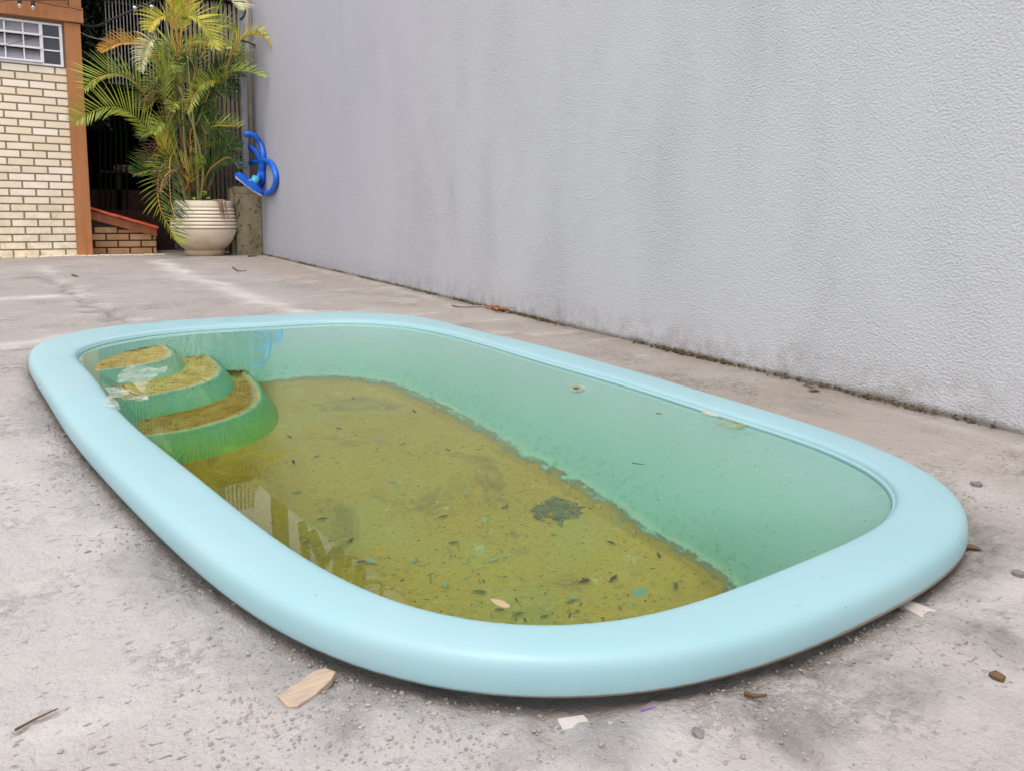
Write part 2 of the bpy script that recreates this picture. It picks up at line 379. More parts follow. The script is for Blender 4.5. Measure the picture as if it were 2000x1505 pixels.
M_ld = leafmat('palm_dark', (.02, .06, .012), (.08, .16, .03))
M_lp = leafmat('palm_pale', (.50, .50, .20), (.72, .68, .42))
M_ldry = leafmat('dry_leaf', (.12, .07, .035), (.27, .17, .09), .8)
t = NT('palm_cane', .6, .4)
c = t.mix(t.ramp(t.wave(9, None, 1.5), .75, .95), (.22, .21, .06), (.33, .25, .12)); t.col(c); M_cane = t.m
M_petiole = simple('orange_petiole', (.55, .26, .05), .45, .3, 4)
t = NT('blue_hose', .38, .5); c = t.mix(t.ramp(t.noise(5, 3), .3, .7), (.006, .10, .60), (.012, .17, .78)); t.col(c); M_hose = t.m
M_cuff = simple('light_blue_cuff', (.10, .50, .68), .4, .1, 8)
t = NT('thin_plastic', .3, .5); t.col(t.mix(t.ramp(t.noise(30, 5), .4, .6), (.55, .52, .50), (.85, .83, .82))); t.b.inputs['Alpha'].default_value = .55
t.put(t.ramp(t.noise(26, 5, .7), .35, .7, .10, .48), t.b.inputs['Alpha']); t.bump(t.noise(40, 4), .8, .006); M_film = t.m
t = NT('bare_wood_chip', .85, .2); t.col(t.mix(t.ramp(t.noise(30, 6, .7, t.map((1, 6, 1), rot=(0, 0, -.75))), .38, .6), (.36, .29, .24), (.50, .38, .27))); t.bump(t.noise(60, 4), .5, .003); M_chip = t.m
M_crumb = simple('cement_crumb', (.31, .285, .27), .95, .35, 30, .5, 120)
M_ptile = simple('pale_tile', (.52, .47, .44), .7, .15, 30, .4, 80)
M_stone = simple('grey_stone', (.20, .18, .17), .9, .3, 30, .6, 80)
M_fit = simple('cream_plastic', (.60, .60, .42), .4, .12, 20)
M_hole = simple('dark_hole', (.05, .05, .03), .8, .1, 10)
M_moss = leafmat('wall_moss', (.10, .07, .03), (.24, .18, .09), .9)
M_rust = leafmat('rusty_leaf', (.42, .13, .04), (.62, .26, .08), .8)
t = NT('bulb_glass', .05, .5); t.b.inputs['Transmission Weight'].default_value = .85; t.b.inputs['Base Color'].default_value = (.9, .88, .85, 1); M_bulb = t.m
M_truss = simple('painted_steel', (.10, .09, .08), .6, .2, 10)

# ---------------------------------------------------------------- pool outlines
CX, CY = .66, 1.95
NA = 288
def rfun(pts, lam=12.0, N=120):
    P = np.array([p[:2] for p in pts], float); P = P[np.argsort(np.arctan2(P[:, 1] - CY, P[:, 0] - CX))]
    n = len(P); seg = np.linalg.norm(np.roll(P, -1, 0) - P, axis=1); s = np.concatenate([[0], np.cumsum(seg)[:-1]]) / seg.sum() * N
    bs = lambda f: ((1 - f) ** 3 / 6, (3 * f ** 3 - 6 * f * f + 4) / 6, (-3 * f ** 3 + 3 * f * f + 3 * f + 1) / 6, f ** 3 / 6)
    A = np.zeros((n, N))
    for i, u in enumerate(s):
        for j, b in enumerate(bs(u - int(u))): A[i, (int(u) - 1 + j) % N] += b
    D = np.eye(N)
    for _ in range(3): D = np.roll(D, -1, 0) - D
    c = np.linalg.solve(A.T @ A + lam * D.T @ D, A.T @ P)
    d = np.array([sum(b * c[(int(u) - 1 + j) % N] for j, b in enumerate(bs(u - int(u)))) for u in np.linspace(0, N, 2400, endpoint=False)])
    a = np.arctan2(d[:, 1] - CY, d[:, 0] - CX); r = np.hypot(d[:, 1] - CY, d[:, 0] - CX); o = np.argsort(a); a = a[o]; r = r[o]
    return np.interp(np.linspace(-math.pi, math.pi, NA, endpoint=False), np.concatenate([a - 2 * math.pi, a, a + 2 * math.pi]), np.tile(r, 3))
ANG = np.linspace(-math.pi, math.pi, NA, endpoint=False)
def push(p, d):
    v = np.array([p[0] - CX, p[1] - CY]); v /= np.linalg.norm(v); return np.array([p[0] + v[0] * d, p[1] + v[1] * d, p[2]])
near_px = [(1895, 1070), (1870, 1100), (1800, 1145), (1700, 1202), (1600, 1252), (1450, 1310), (1300, 1342), (1150, 1353), (1050, 1354), (900, 1345), (750, 1315), (600, 1255), (450, 1160), (300, 1035), (200, 930), (130, 845), (90, 780)]
far_px = [(150, 646), (300, 628), (500, 616), (700, 610), (820, 618), (900, 638), (1020, 666), (1180, 708), (1300, 742), (1422, 780), (1575, 825), (1687, 866.6), (1799, 910.5)]
outer = [onz(*p, .018) for p in near_px] + [push(onz(*p, .052), .010) for p in far_px]
outer += [onz(65, 735, .028), onz(55, 705, .036), onz(60, 685, .044), onz(75, 670, .048), onz(100, 657, .052), onz(1850, 946, .052), onz(1885, 990, .043), onz(1898, 1035, .030)]
RO = rfun(outer)
inner_near = [(155, 700), (170, 720), (200, 760), (260, 828), (330, 885), (400, 940), (500, 1022), (600, 1085), (700, 1140), (800, 1182), (900, 1207), (1000, 1219), (1100, 1221), (1200, 1213), (1300, 1190), (1450, 1134), (1600, 1075), (1700, 1035)]
water_far = [(250, 663), (400, 645), (540, 638), (660, 631), (740, 634), (844, 648), (980, 684), (1100, 720), (1300, 778), (1350, 797), (1575, 870), (1687, 919.5), (1732, 946)]
inner = [onz(*p, .0595) for p in inner_near] + [push(onz(*p, .046), .006) for p in water_far] + [onz(1753, 982, .053), onz(152, 688, .056), onz(158, 684, .050)]
RI = rfun(inner)
bott = [(1.06, .92), (1.055, 1.1), (1.05, 1.43), (1.03, 1.65), (1.02, 1.9), (1.01, 2.1), (.98, 2.29), (.9, 2.5), (.78, 2.6), (.64, 2.6), (.45, 2.58), (.3, 2.5), (.2, 2.3), (.16, 2.0), (.20, 1.7), (.26, 1.45), (.33, 1.25), (.42, 1.05), (.52, .92), (.66, .86), (.82, .83), (.97, .84)]
RB = rfun([(a, b, 0) for a, b in bott], 10)
def ring(r, z): return [(CX + r[i] * math.cos(ANG[i]), CY + r[i] * math.sin(ANG[i]), z) for i in range(NA)]
def lerp(a, b, t): return a + (b - a) * t
ZB = -.43

pool = empty('swimming_pool', (CX, CY, 0)); tag(pool, 'pale turquoise fibreglass swimming pool sunk in the cement yard, full of green water', 'swimming pool')
mb = MB()
prof = [(.30, .018, 1), (.05, .013, 1), (.010, .013, 1), (.0, .017, 1), (.0, .025, 1), (.006, .033, .6), (.02, .041, .1), (.045, .0475, 0), (.085, .0525, 0), (.15, .0565, 0), (.25, .0593, 0), (.4, .0613, 0), (.62, .0626, 0), (.82, .0628, 0), (.92, .0622, 0), (.97, .0598, 0), (1.0, .0555, 0)]
tmp = []
for (tt, z, tn) in prof: tmp.append((ring(lerp(RO, RI, tt), z), tn))
for (d, z) in ((.0008, .0520), (.002, .0508), (.004, .0503), (.0055, .0490), (.006, .047), (.0065, .035)): tmp.append((ring(RI - d, z), 0))
rs = [x[0] for x in tmp]; mb.rings(rs); mb.c = [x[1] for x in tmp for _ in range(NA)]
mb.build('rim', M_rim, pool, smooth=True)
mb = MB(); rs = []
def basr(s, off=0.0):
    z = .0351 + (ZB - .0351) * s
    fz = min(1, s); k = fz ** 1.08
    return lerp(RI - .0078, RB, k) + off, z
for s in (0, .04, .1, .2, .3, .4, .5, .6, .7, .8, .87, .93): r_, z = basr(s); rs.append(ring(r_, z))
for q in (.2, .4, .6, .8, 1.0):   # cove into the floor
    r0, z0 = basr(.93); a = q * math.pi / 2
    rs.append(ring(lerp(r0, RB - .035, math.sin(a) * .5 + q * .5), z0 + (ZB - z0) * (1 - math.cos(a)) if q < 1 else ZB))
rs.append(ring((RB - .035) * .97, ZB)); rs.append(ring(RB * .6, ZB)); rs.append(ring(RB * .25, ZB)); rs.append(ring(RB * .02, ZB))
mb.rings(rs, cap1=True); mb.build('basin', M_basin, pool, smooth=True)

def smooth_closed(pts, n, it=2):
    P = [np.array(p, float) for p in pts]
    for _ in range(it):
        Q = []
        for i in range(len(P)):
            a, b = P[i], P[(i + 1) % len(P)]; Q += [a * .75 + b * .25, a * .25 + b * .75]
        P = Q
    return P
def step(pts, z):
    P = smooth_closed(pts, 0)
    c = np.mean(P, axis=0); mb = MB(); R_ = []; tn = []
    def rg(ins, zz):
        out = []
        for i, p in enumerate(P):
            a, b = P[i - 1], P[(i + 1) % len(P)]; d = b - a; d /= (np.linalg.norm(d) + 1e-9); nrm = np.array([-d[1], d[0]])
            out.append(p + nrm * ins)
        return out
    depth = z - ZB + .02
    for (ins, dz, tt) in ((0, -depth, 0), (0, -.035, 0), (.001, -.016, 0), (.005, -.006, 0), (.010, -.001, .3), (.018, 0, .6), (.040, .0, 1)):
        sh = max(0, -dz - .016)
        ringp = []
        for p in rg(ins, 0): 
            fr = 1.0 if p[1] < c[1] + .12 else max(0, 1 - (p[1] - c[1] - .12) / .3)
            rt_ = 1.0 if p[0] > c[0] else 0
            ringp.append((p[0] + sh * .16 * rt_, p[1] - sh * .95 * fr, z + dz))
        R_.append(ringp); tn += [tt] * len(ringp)
    mb.rings(R_, cap1=True); mb.c = tn
    return mb.build('step', M_step, pool, auto=60)
s1 = [(-.15, 2.70), (.06, 2.69), (.2, 2.72), (.28, 2.77), (.325, 2.86), (.33, 2.96), (.32, 3.10), (.30, 3.25), (.28, 3.5), (-.15, 3.5)]
s2 = [(-.1, 2.38), (.12, 2.385), (.3, 2.44), (.41, 2.53), (.46, 2.68), (.46, 2.8), (.455, 3.0), (.45, 3.4), (-.2, 3.4)]
s3 = [(-.1, 2.13), (.17, 2.13), (.27, 2.135), (.39, 2.18), (.50, 2.29), (.545, 2.46), (.55, 2.72), (.54, 3.3), (-.2, 3.3)]
for P_, z_ in ((s1, -.06), (s2, -.185), (s3, -.305)): step(P_, z_)

# return fitting on the far sloping wall
fit_c = Vector((1.312, 1.765, -.052)); nrm = Vector((-.82, 0, .57)).normalized()
q = nrm.to_track_quat('Z', 'Y'); mb = MB()
def lathe_dir(mb, prof, c, q, seg=24, tone=.5):
    k = MB(); k.lathe(prof, seg=seg, tone=tone)
    mb.add([Vector(c) + q @ Vector(v) for v in k.v], k.f, tone)
lathe_dir(mb, [(.030, -.02), (.030, .004), (.027, .008), (.020, .008), (.018, .005), (.012, .005), (.011, -.005)], fit_c, q)
fo = mb.build('return_fitting', M_fit, pool, auto=40)
mb = MB(); lathe_dir(mb, [(.0115, .003), (.001, .003)], fit_c, q); mb.build('nozzle_opening', M_hole, fo)

# water body: closed volume that reaches a little into the shell
mb = MB(); rs = []
for s in (1.0, .8, .6, .4, .2, .04): r_, z = basr(s, .012); rs.append(ring(r_, z - .004))
rs.append(ring(RI - .004, .038)); rs.append(ring(RI - .004, .045))
mb.rings(rs, cap0=True, cap1=True); tag(mb.build('water', M_water), kind='structure')

# ---------------------------------------------------------------- ground
def axis(segs):
    out = []
    for a, b, st in segs: out += list(np.arange(a, b - 1e-6, st))
    out.append(segs[-1][1]); return np.array(out)
gx = axis([(-40, -6, 4), (-6, -1.2, .2), (-1.2, 2.12, .011), (2.12, 2.6, .12), (2.6, 6, 1), (6, 40, 6)])
gy = axis([(-40, -3, 4), (-3, .1, .15), (.1, 2.2, .010), (2.2, 4.2, .016), (4.2, 10.2, .045), (10.2, 14, .3), (14, 60, 6)])
GX, GY = np.meshgrid(gx, gy)
nx, ny = len(gx), len(gy)
def vnoise(x, y, sc, seed):
    rs_ = np.random.RandomState(seed); N = 256; T = rs_.rand(N, N)
    u = x * sc + 1000; v = y * sc + 1000; iu = np.floor(u).astype(int); iv = np.floor(v).astype(int); fu = u - iu; fv = v - iv
    fu = fu * fu * (3 - 2 * fu); fv = fv * fv * (3 - 2 * fv)
    a = T[iu % N, iv % N]; b = T[(iu + 1) % N, iv % N]; c = T[iu % N, (iv + 1) % N]; d = T[(iu + 1) % N, (iv + 1) % N]
    return (a * (1 - fu) + b * fu) * (1 - fv) + (c * (1 - fu) + d * fu) * fv
def segdist(x, y, pts):
    best = np.full(x.shape, 9.0)
    for (a, b) in zip(pts[:-1], pts[1:]):
        dx, dy = b[0] - a[0], b[1] - a[1]; L = dx * dx + dy * dy + 1e-12
        tt = np.clip(((x - a[0]) * dx + (y - a[1]) * dy) / L, 0, 1)
        best = np.minimum(best, np.hypot(x - a[0] - tt * dx, y - a[1] - tt * dy))
    return best
GH = (vnoise(GX, GY, 2.2, 1) - .5) * .010 + (vnoise(GX, GY, 6, 2) - .5) * .006 + (vnoise(GX, GY, 17, 3) - .5) * .0035
def gp(*px): return [tuple(onz(u, v, 0)[:2]) for u, v in px]
th = np.arctan2(GY - CY, GX - CX); rr_ = np.hypot(GX - CX, GY - CY)
ro_at = np.interp(th.ravel(), np.concatenate([ANG - 2 * math.pi, ANG, ANG + 2 * math.pi]), np.tile(RO, 3)).reshape(th.shape)
dist_rim = rr_ - ro_at
rough_m = np.clip(1 - np.abs(dist_rim - .04) / .12, 0, 1) * np.clip(vnoise(GX, GY, 5, 12) * 2 - .45, 0, 1) * (GY < 2.6)
for (u_, v_, r_) in ((760, 1400, .10), (900, 1460, .09), (640, 1420, .06), (980, 1400, .05), (1560, 1430, .08), (1850, 1420, .12), (1700, 1300, .05), (230, 980, .10), (180, 880, .08), (400, 1090, .06), (520, 1260, .05), (1180, 1450, .07), (1500, 1350, .04), (1950, 1250, .08), (600, 560, .5), (300, 600, .3), (1300, 690, .1), (1600, 800, .1)):
    c_ = onz(u_, v_, 0); rough_m = np.maximum(rough_m, np.clip(1.25 - np.hypot(GX - c_[0], GY - c_[1]) / r_, 0, 1) * np.clip(vnoise(GX, GY, 11, int(u_)) * 2.2 - .5, 0, 1))
GH += rough_m * ((vnoise(GX, GY, 38, 4) - .5) * .007 + (np.clip(vnoise(GX, GY, 60, 5) - .58, 0, 1)) * .026)
GT = np.zeros_like(GH); GL = np.zeros_like(GH)
def crease(px, wd, hgt, tone=0.0, wob=.012):
    global GH, GT
    P = gp(*px); xx = GX + (vnoise(GX, GY, 14, 21) - .5) * wob * 2; yy = GY + (vnoise(GX, GY, 14, 22) - .5) * wob * 2
    d = segdist(xx, yy, P); k = np.exp(-(d / wd) ** 2); GH = GH + k * hgt; GT = np.maximum(GT, k * tone)
# plank edges, trowel ridges and cracks seen in the cement
crease([(0, 686), (40, 684), (62, 680)], .02, -.010, .7)
crease([(90, 540), (150, 575), (190, 600), (250, 628)], .02, -.006, .45, .03)
crease([(0, 543), (90, 541)], .03, .008, .3, .03); crease([(0, 582), (60, 578), (155, 574)], .02, .010, 0, .03)
crease([(330, 515), (400, 550), (470, 580), (520, 606)], .06, .012, 0, .05)
crease([(0, 1140), (90, 1115), (200, 1085)], .012, -.004, .1); crease([(30, 1430), (80, 1405), (115, 1390)], .004, -.006, .55, .002)
crease([(1450, 1395), (1520, 1440), (1600, 1500), (1660, 1560)], .014, -.010, .5); crease([(1430, 1385), (1530, 1430), (1620, 1500)], .02, .009, 0)
crease([(1290, 1380), (1340, 1388), (1450, 1405)], .01, .006, .2); crease([(1350, 1375), (1420, 1345)], .008, .006, .35)
crease([(1560, 1275), (1620, 1290), (1680, 1292), (1730, 1280)], .008, -.006, .35); crease([(1540, 1300), (1600, 1310), (1640, 1335)], .008, -.006, .35)
crease([(1750, 1180), (1830, 1205)], .012, .006, 0); crease([(1850, 930), (1880, 990), (1920, 1060)], .02, -.006, .35)
crease([(1040, 1405), (1060, 1430), (1100, 1445)], .02, -.003, .3); crease([(980, 1180 + 235), (1040, 1400)], .01, .006, 0)
crease([(700, 607), (820, 605), (960, 598)], .02, .006, 0, .03)
def pale(px, wd, a=1.0, wob=.05):
    global GL
    P = gp(*px); xx = GX + (vnoise(GX, GY, 5, 61) - .5) * wob * 2; yy = GY + (vnoise(GX, GY, 5, 62) - .5) * wob * 2
    k = np.exp(-(segdist(xx, yy, P) / wd) ** 2) * (.35 + .9 * vnoise(GX * .6, GY, 9, 63)); GL = np.maximum(GL, k * a)
pale([(0, 584), (60, 580), (155, 574)], .09); pale([(310, 508), (380, 545), (440, 560), (520, 590), (610, 622)], .10); pale([(0, 672), (50, 668), (120, 655)], .06, .9)
pale([(80, 520), (110, 545), (190, 600)], .06, .6); pale([(0, 1150), (150, 1105)], .03, .6, .01); pale([(500, 1235), (540, 1250), (600, 1290)], .022, .7, .02); pale([(1110, 1420), (1200, 1440), (1330, 1445)], .03, .5, .02)
pale([(520, 500), (700, 545), (900, 600)], .05, .4); pale([(1700, 790), (1999, 870)], .03, .5, .02); pale([(1850, 930), (1999, 1000)], .06, .6, .04)
crease([(0, 686), (30, 684), (62, 680)], .035, -.012, .95, .02); crease([(0, 545), (60, 543), (100, 538)], .07, -.01, .6, .05); crease([(95, 545), (150, 575), (185, 598), (240, 630)], .05, -.01, .7, .07)
crease([(1270, 1372), (1330, 1368), (1420, 1345)], .006, .010, .4, .006); crease([(1040, 1400), (1052, 1425), (1095, 1440)], .012, -.003, .5, .012)
# dirt gathered along the wall foot
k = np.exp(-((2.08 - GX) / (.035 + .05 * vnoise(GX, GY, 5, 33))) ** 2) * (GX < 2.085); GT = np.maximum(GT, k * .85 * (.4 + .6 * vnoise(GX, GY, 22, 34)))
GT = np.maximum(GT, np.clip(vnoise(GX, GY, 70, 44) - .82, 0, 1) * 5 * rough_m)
GT = np.maximum(GT, np.clip(1 - (dist_rim + .006) / .018, 0, 1) * .95)  # contact shadow under the rim lip, painted into the ground tone
fade = np.clip((GX + 6) / 2, 0, 1) * np.clip((12 - GY) / 1, 0, 1); GH *= fade
GH -= np.clip(1 - (dist_rim + .02) / .07, 0, 1) * .014; GH = np.where(dist_rim < .012, np.minimum(GH, -.003), GH)
co = np.stack([GX.ravel(), GY.ravel(), GH.ravel()], 1)
idx = np.arange(nx * ny).reshape(ny, nx)
quads = np.stack([idx[:-1, :-1].ravel(), idx[:-1, 1:].ravel(), idx[1:, 1:].ravel(), idx[1:, :-1].ravel()], 1)
dr = dist_rim.ravel()[quads].max(1); quads = quads[dr > -.075]
me = bpy.data.meshes.new('ground'); me.from_pydata(co.tolist(), [], quads.tolist())
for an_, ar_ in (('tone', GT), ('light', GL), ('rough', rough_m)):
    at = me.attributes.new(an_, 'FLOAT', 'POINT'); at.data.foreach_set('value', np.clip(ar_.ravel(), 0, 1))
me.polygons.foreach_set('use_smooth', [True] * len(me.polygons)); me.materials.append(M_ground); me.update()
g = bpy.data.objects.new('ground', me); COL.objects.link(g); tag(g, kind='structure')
def gh(x, y):
    i = min(max(np.searchsorted(gx, x) - 1, 0), nx - 2); j = min(max(np.searchsorted(gy, y) - 1, 0), ny - 2)
    return float(GH[j:j + 2, i:i + 2].mean())
def gpt(u, v):
    p = onz(u, v, 0); return Vector((p[0], p[1], gh(p[0], p[1])))

# ---------------------------------------------------------------- boundary wall
WX, WTOP = 2.083, 3.08
mb = MB(); prf = [(-3, 2.5), (5, 2.5), (9.75, 3.2), (13, 3.3)]
for (ya, za), (yb, zb) in zip(prf[:-1], prf[1:]):
    mb.add([(WX, ya, -.1), (WX, yb, -.1), (WX, yb, zb), (WX, ya, za), (WX + .16, ya, -.1), (WX + .16, yb, -.1), (WX + .16, yb, zb), (WX + .16, ya, za)],
           [(0, 3, 2, 1), (4, 5, 6, 7), (3, 7, 6, 2)] + ([(0, 4, 7, 3)] if ya < -2 else []) + ([(1, 2, 6, 5)] if yb > 12 else []))
tag(mb.build('boundary_wall', M_wall), 'tall rough plastered light grey boundary wall running along the right side of the pool', 'wall')

# ---------------------------------------------------------------- brick house
HY = 9.70
house = empty('brick_house', (-.5, HY, 0)); tag(house, 'pale brick outbuilding with orange timber post and a high white window', 'building')
rnd = random.Random(4)
def bricks(mb, x0, x1, z0, z1, y, L=.245, H=.083, gap=.017, hole=None, clip=None, dy=.03, phase=0, tmin=0.0):
    k = 0; z = z0
    while z + H - gap <= z1 + .001:
        x = x0 - (L * .5 if k % 2 else 0) - phase
        while x < x1:
            a, b = max(x, x0), min(x + L - gap, x1); zt = z + H - gap
            ok = b - a > .02
            if ok and hole and a < hole[1] and b > hole[0] and zt > hole[2] and z < hole[3]:
                if a >= hole[0] - .01 and b <= hole[1] + .01: ok = False
                elif a < hole[0]: b = hole[0] - .004; ok = b - a > .02
                else: a = hole[1] + .004; ok = b - a > .02
            if ok and clip:
                top = clip((a + b) / 2)
                if z > top - .01: ok = False
                else: zt = min(zt, top)
            if ok: j = rnd.uniform(-.0015, .0015); mb.box(a, b, y - .009 + j, y + dy, z, zt, tone=tmin + (1 - tmin) * rnd.random(), bev=.003)
            x += L
        z += H; k += 1
wx0, wx1, wz0, wz1 = -1.55, .095, 2.075, 2.525
mb = MB(); bricks(mb, -4.5, .115, .004, 2.56, HY, hole=(wx0, wx1, wz0, wz1), phase=.14)
mb.build('brick_facing', M_brick, house)
mb = MB(); mb.box(-4.5, wx0, HY + .001, HY + .12, 0, 2.6); mb.box(wx0, wx1, HY + .001, HY + .12, 0, wz0); mb.box(wx0, wx1, HY + .001, HY + .12, wz1, 2.6)
mb.box(wx1, .25, HY + .001, HY + .12, 0, 2.6); mb.box(.13, .25, HY + .12, 14, 0, 3.0); mb.box(-4.5, -4.4, HY + .12, 14, 0, 3.0)
mb.build('wall', M_mortar, house)
mb = MB(); mb.box(.118, .272, HY - .05, HY + .10, -.01, 2.552, bev=.006); mb.build('corner_post', M_wood, house)
mb = MB(); mb.box(-4.5, .305, HY - .10, HY + .03, 2.556, 2.715, bev=.006); mb.build('eaves_beam', M_wood, house)
mb = MB(); mb.box(-4.5, .17, HY - .055, HY + .03, 2.7165, 3.0, bev=.004); mb.box(.175, .29, HY - .09, HY + .03, 2.7165, 3.0, bev=.005); mb.build('fascia_board', M_wood, house)
mb = MB(); mb.box(-4.7, .30, HY - .35, 14.2, 3.002, 3.06); mb.build('roof', M_tile, house)
win = MB()
def fr(x0, x1, z0, z1, y0=HY - .022, y1=HY + .03): win.box(x0, x1, y0, y1, z0, z1, bev=.002)
fr(wx0, wx1, wz0, wz0 + .02, HY - .03); fr(wx0, wx1, wz1 - .02, wz1, HY - .03); fr(wx1 - .028, wx1, wz0 + .0205, wz1 - .0205); fr(wx0, wx0 + .02, wz0 + .0205, wz1 - .0205)
cols = [.067 - .165 * i for i in range(0, 10)]
wo = win.build('window', M_white, house)
sash = MB(); rows = [wz0 + .022 + .139 * i for i in range(4)]
sash.box(cols[1] - .02, cols[1] + .012, HY - .03, HY + .02, rows[0], wz1 - .021, bev=.002)
for i in range(2, 10): sash.box(cols[i] - .007, cols[i] + .007, HY - .036, HY - .012, rows[0] + .012, wz1 - .03, bev=.001)
for r_ in rows[:3]: sash.box(cols[9], cols[1] - .005, HY - .062, HY - .030, r_, r_ + .02, bev=.002)
for r_ in rows[1:3]: sash.box(cols[1] + .013, cols[0] - .028 + .0275, HY - .028, HY - .006, r_ - .004, r_ + .010, bev=.001)
sash.build('sash_bars', M_white, wo)
for i in range(3):
    p = MB()
    vs = [(wx0 + .02, HY - .03, rows[i] + .01), (cols[1] - .02, HY - .03, rows[i] + .01), (cols[1] - .02, HY + .012, rows[i] + .135), (wx0 + .02, HY + .012, rows[i] + .135)]
    vs += [(x, y + .005, z) for x, y, z in vs]
    p.add(vs, [(0, 1, 2, 3), (7, 6, 5, 4), (0, 4, 5, 1), (1, 5, 6, 2), (2, 6, 7, 3), (3, 7, 4, 0)]); p.build('pane', M_glassg, wo)
    p = MB(); p.box(cols[1] + .013, wx1 - .029, HY + .000, HY + .006, rows[i], rows[i] + .134); p.build('pane', M_glassd, wo)
mb = MB(); mb.box(wx0, wx1, HY + .13, HY + .14, wz0 - .1, wz1 + .1); mb.build('room_darkness', M_black, house)
mb = MB(); x = -4.5
while x < .95:
    mb.box(x, x + .105, HY - .16, HY - .012, -.03, .010 + rnd.uniform(0, .004), tone=rnd.random(), bev=.003); x += .115
tag(mb.build('brick_edging', M_brick), 'row of pale bricks laid flat along the foot of the brick outbuilding', 'brick edging')

# low brick lean-to with tile edge
lean = empty('lean_to', (.6, 9.92, 0)); tag(lean, 'low orange brick lean-to with sloping red tile edge between post and palm', 'lean-to')
zt = lambda x: .405 - (x - .288) / (.953 - .288) * .205
mb = MB(); bricks(mb, .275, .955, .004, .40, 9.92, clip=zt, phase=.09); mb.build('brick_wall', M_brick2, lean)
mb = MB(); mb.add([(.272, 9.925, 0), (.953, 9.925, 0), (.953, 9.925, .2), (.272, 9.925, .408), (.272, 10.05, 0), (.953, 10.05, 0), (.953, 10.05, .2), (.272, 10.05, .408)],
    [(0, 1, 2, 3), (7, 6, 5, 4), (0, 4, 5, 1), (1, 5, 6, 2), (2, 6, 7, 3), (3, 7, 4, 0)]); mb.build('mortar_core', M_mortar2, lean)
def slopebox(mb, x0, x1, y0, y1, za, zb, h, tone=.5):
    vs = [(x0, y0, za), (x1, y0, zb), (x1, y0, zb + h), (x0, y0, za + h), (x0, y1, za), (x1, y1, zb), (x1, y1, zb + h), (x0, y1, za + h)]
    mb.add(vs, [(0, 1, 2, 3), (7, 6, 5, 4), (0, 4, 5, 1), (1, 5, 6, 2), (2, 6, 7, 3), (3, 7, 4, 0)], tone)
mb = MB(); slopebox(mb, .274, .962, 9.86, 9.905, .41, .205, .10); mb.build('barge_board', M_darkwood, lean)
mb = MB()
for i in range(3):
    a = .274 + i * .225; b = min(a + .26, .975); za = .535 - (a - .288) * .305; zb = .535 - (b - .288) * .305 - .018
    slopebox(mb, a, b, 9.81 - i * .002, 10.5, za - .012 - .004 * i, zb - .006, .03)
mb.build('roof_tiles', M_tile, lean)

# dark passage behind
bk = MB(); bk.box(-.2, 2.08, 12.6, 12.7, 0, 4.4); tag(bk.build('passage_shade_backdrop', M_black), 'black backdrop added deep inside the passage behind the palm to stand for its shade', 'wall')  # black sheet standing in for the unlit depth of the passage
cn = MB(); cn.box(.25, 2.08, 10.05, 13.6, 3.12, 3.2); tag(cn.build('passage_shade_cover', M_black), 'unseen black cover added above the passage between the outbuilding and the grey wall to keep it dark', 'roof')  # unseen cover, added to block sky light from the passage
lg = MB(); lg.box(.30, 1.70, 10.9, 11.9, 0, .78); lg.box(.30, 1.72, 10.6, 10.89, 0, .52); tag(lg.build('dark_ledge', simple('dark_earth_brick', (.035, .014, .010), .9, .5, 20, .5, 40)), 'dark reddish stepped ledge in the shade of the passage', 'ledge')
bx = MB(); a = ony(222, 322, 10.87); b = ony(262, 335, 10.87); bx.box(a[0], b[0], 10.87, 10.99, b[2], a[2], bev=.004)
t = NT('printed_card', .7, .3); xyz = t.xyz(); c = t.mix(t.ramp(t.noise(22, 3, .6), .5, .56), (.30, .22, .12), (.04, .035, .03)); t.col(t.mix(t.ramp(xyz[0], a[0] + .1, a[0] + .11), c, t.mix(t.ramp(t.noise(34, 3), .48, .52), (.28, .27, .24), (.06, .06, .06))))
sc_o = bx.build('cardboard_box', t.m); tag(sc_o, 'small worn brown and grey carton lying in the dark passage', 'box')
# resting shelf for the carton
sh = MB(); sh.box(a[0] - .15, b[0] + .9, 10.85, 11.3, b[2] - .03, b[2] - .001); sh.box(a[0] + .02, a[0] + .07, 10.9, 11.2, 0, b[2] - .0305); sh.box(b[0] + .6, b[0] + .65, 10.9, 11.2, 0, b[2] - .0305)
tag(sh.build('shelf', simple('dark_shelf', (.03, .018, .014), .8, .3, 9)), 'dark shelf holding the carton in the passage', 'shelf')

# slatted fence and bar grille
FY = 10.12
fe = empty('slatted_fence', (1.7, FY, 0)); tag(fe, 'weathered grey vertical slat fence behind the palm', 'fence')
xa = ony(330, 200, FY)[0]; xb = 2.078; n_sl = 17; st = (xb - xa) / n_sl
for i in range(n_sl):
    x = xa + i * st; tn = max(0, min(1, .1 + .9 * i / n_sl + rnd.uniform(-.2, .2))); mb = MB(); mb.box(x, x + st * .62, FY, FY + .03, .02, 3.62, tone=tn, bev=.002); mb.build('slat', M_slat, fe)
mb = MB()
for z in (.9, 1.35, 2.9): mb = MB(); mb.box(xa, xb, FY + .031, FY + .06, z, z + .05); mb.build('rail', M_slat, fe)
gr = empty('bar_grille', (.9, 10.4, 0)); tag(gr, 'thin pale vertical metal bars in front of the black passage', 'grille')
x0 = ony(207, 60, 10.4)[0]; x1 = ony(334, 60, 10.4)[0]; nb = 19
for i in range(nb):
    x = x0 + (x1 - x0) * i / nb; mb = MB(); mb.box(x, x + .011, 10.4, 10.412, 2.05, 3.5, tone=rnd.random()); mb.build('bar', M_bar, gr)
for z in (2.04, 3.0): mb = MB(); mb.box(x0, x1, 10.413, 10.43, z, z + .03); mb.build('rail', M_cable, gr)

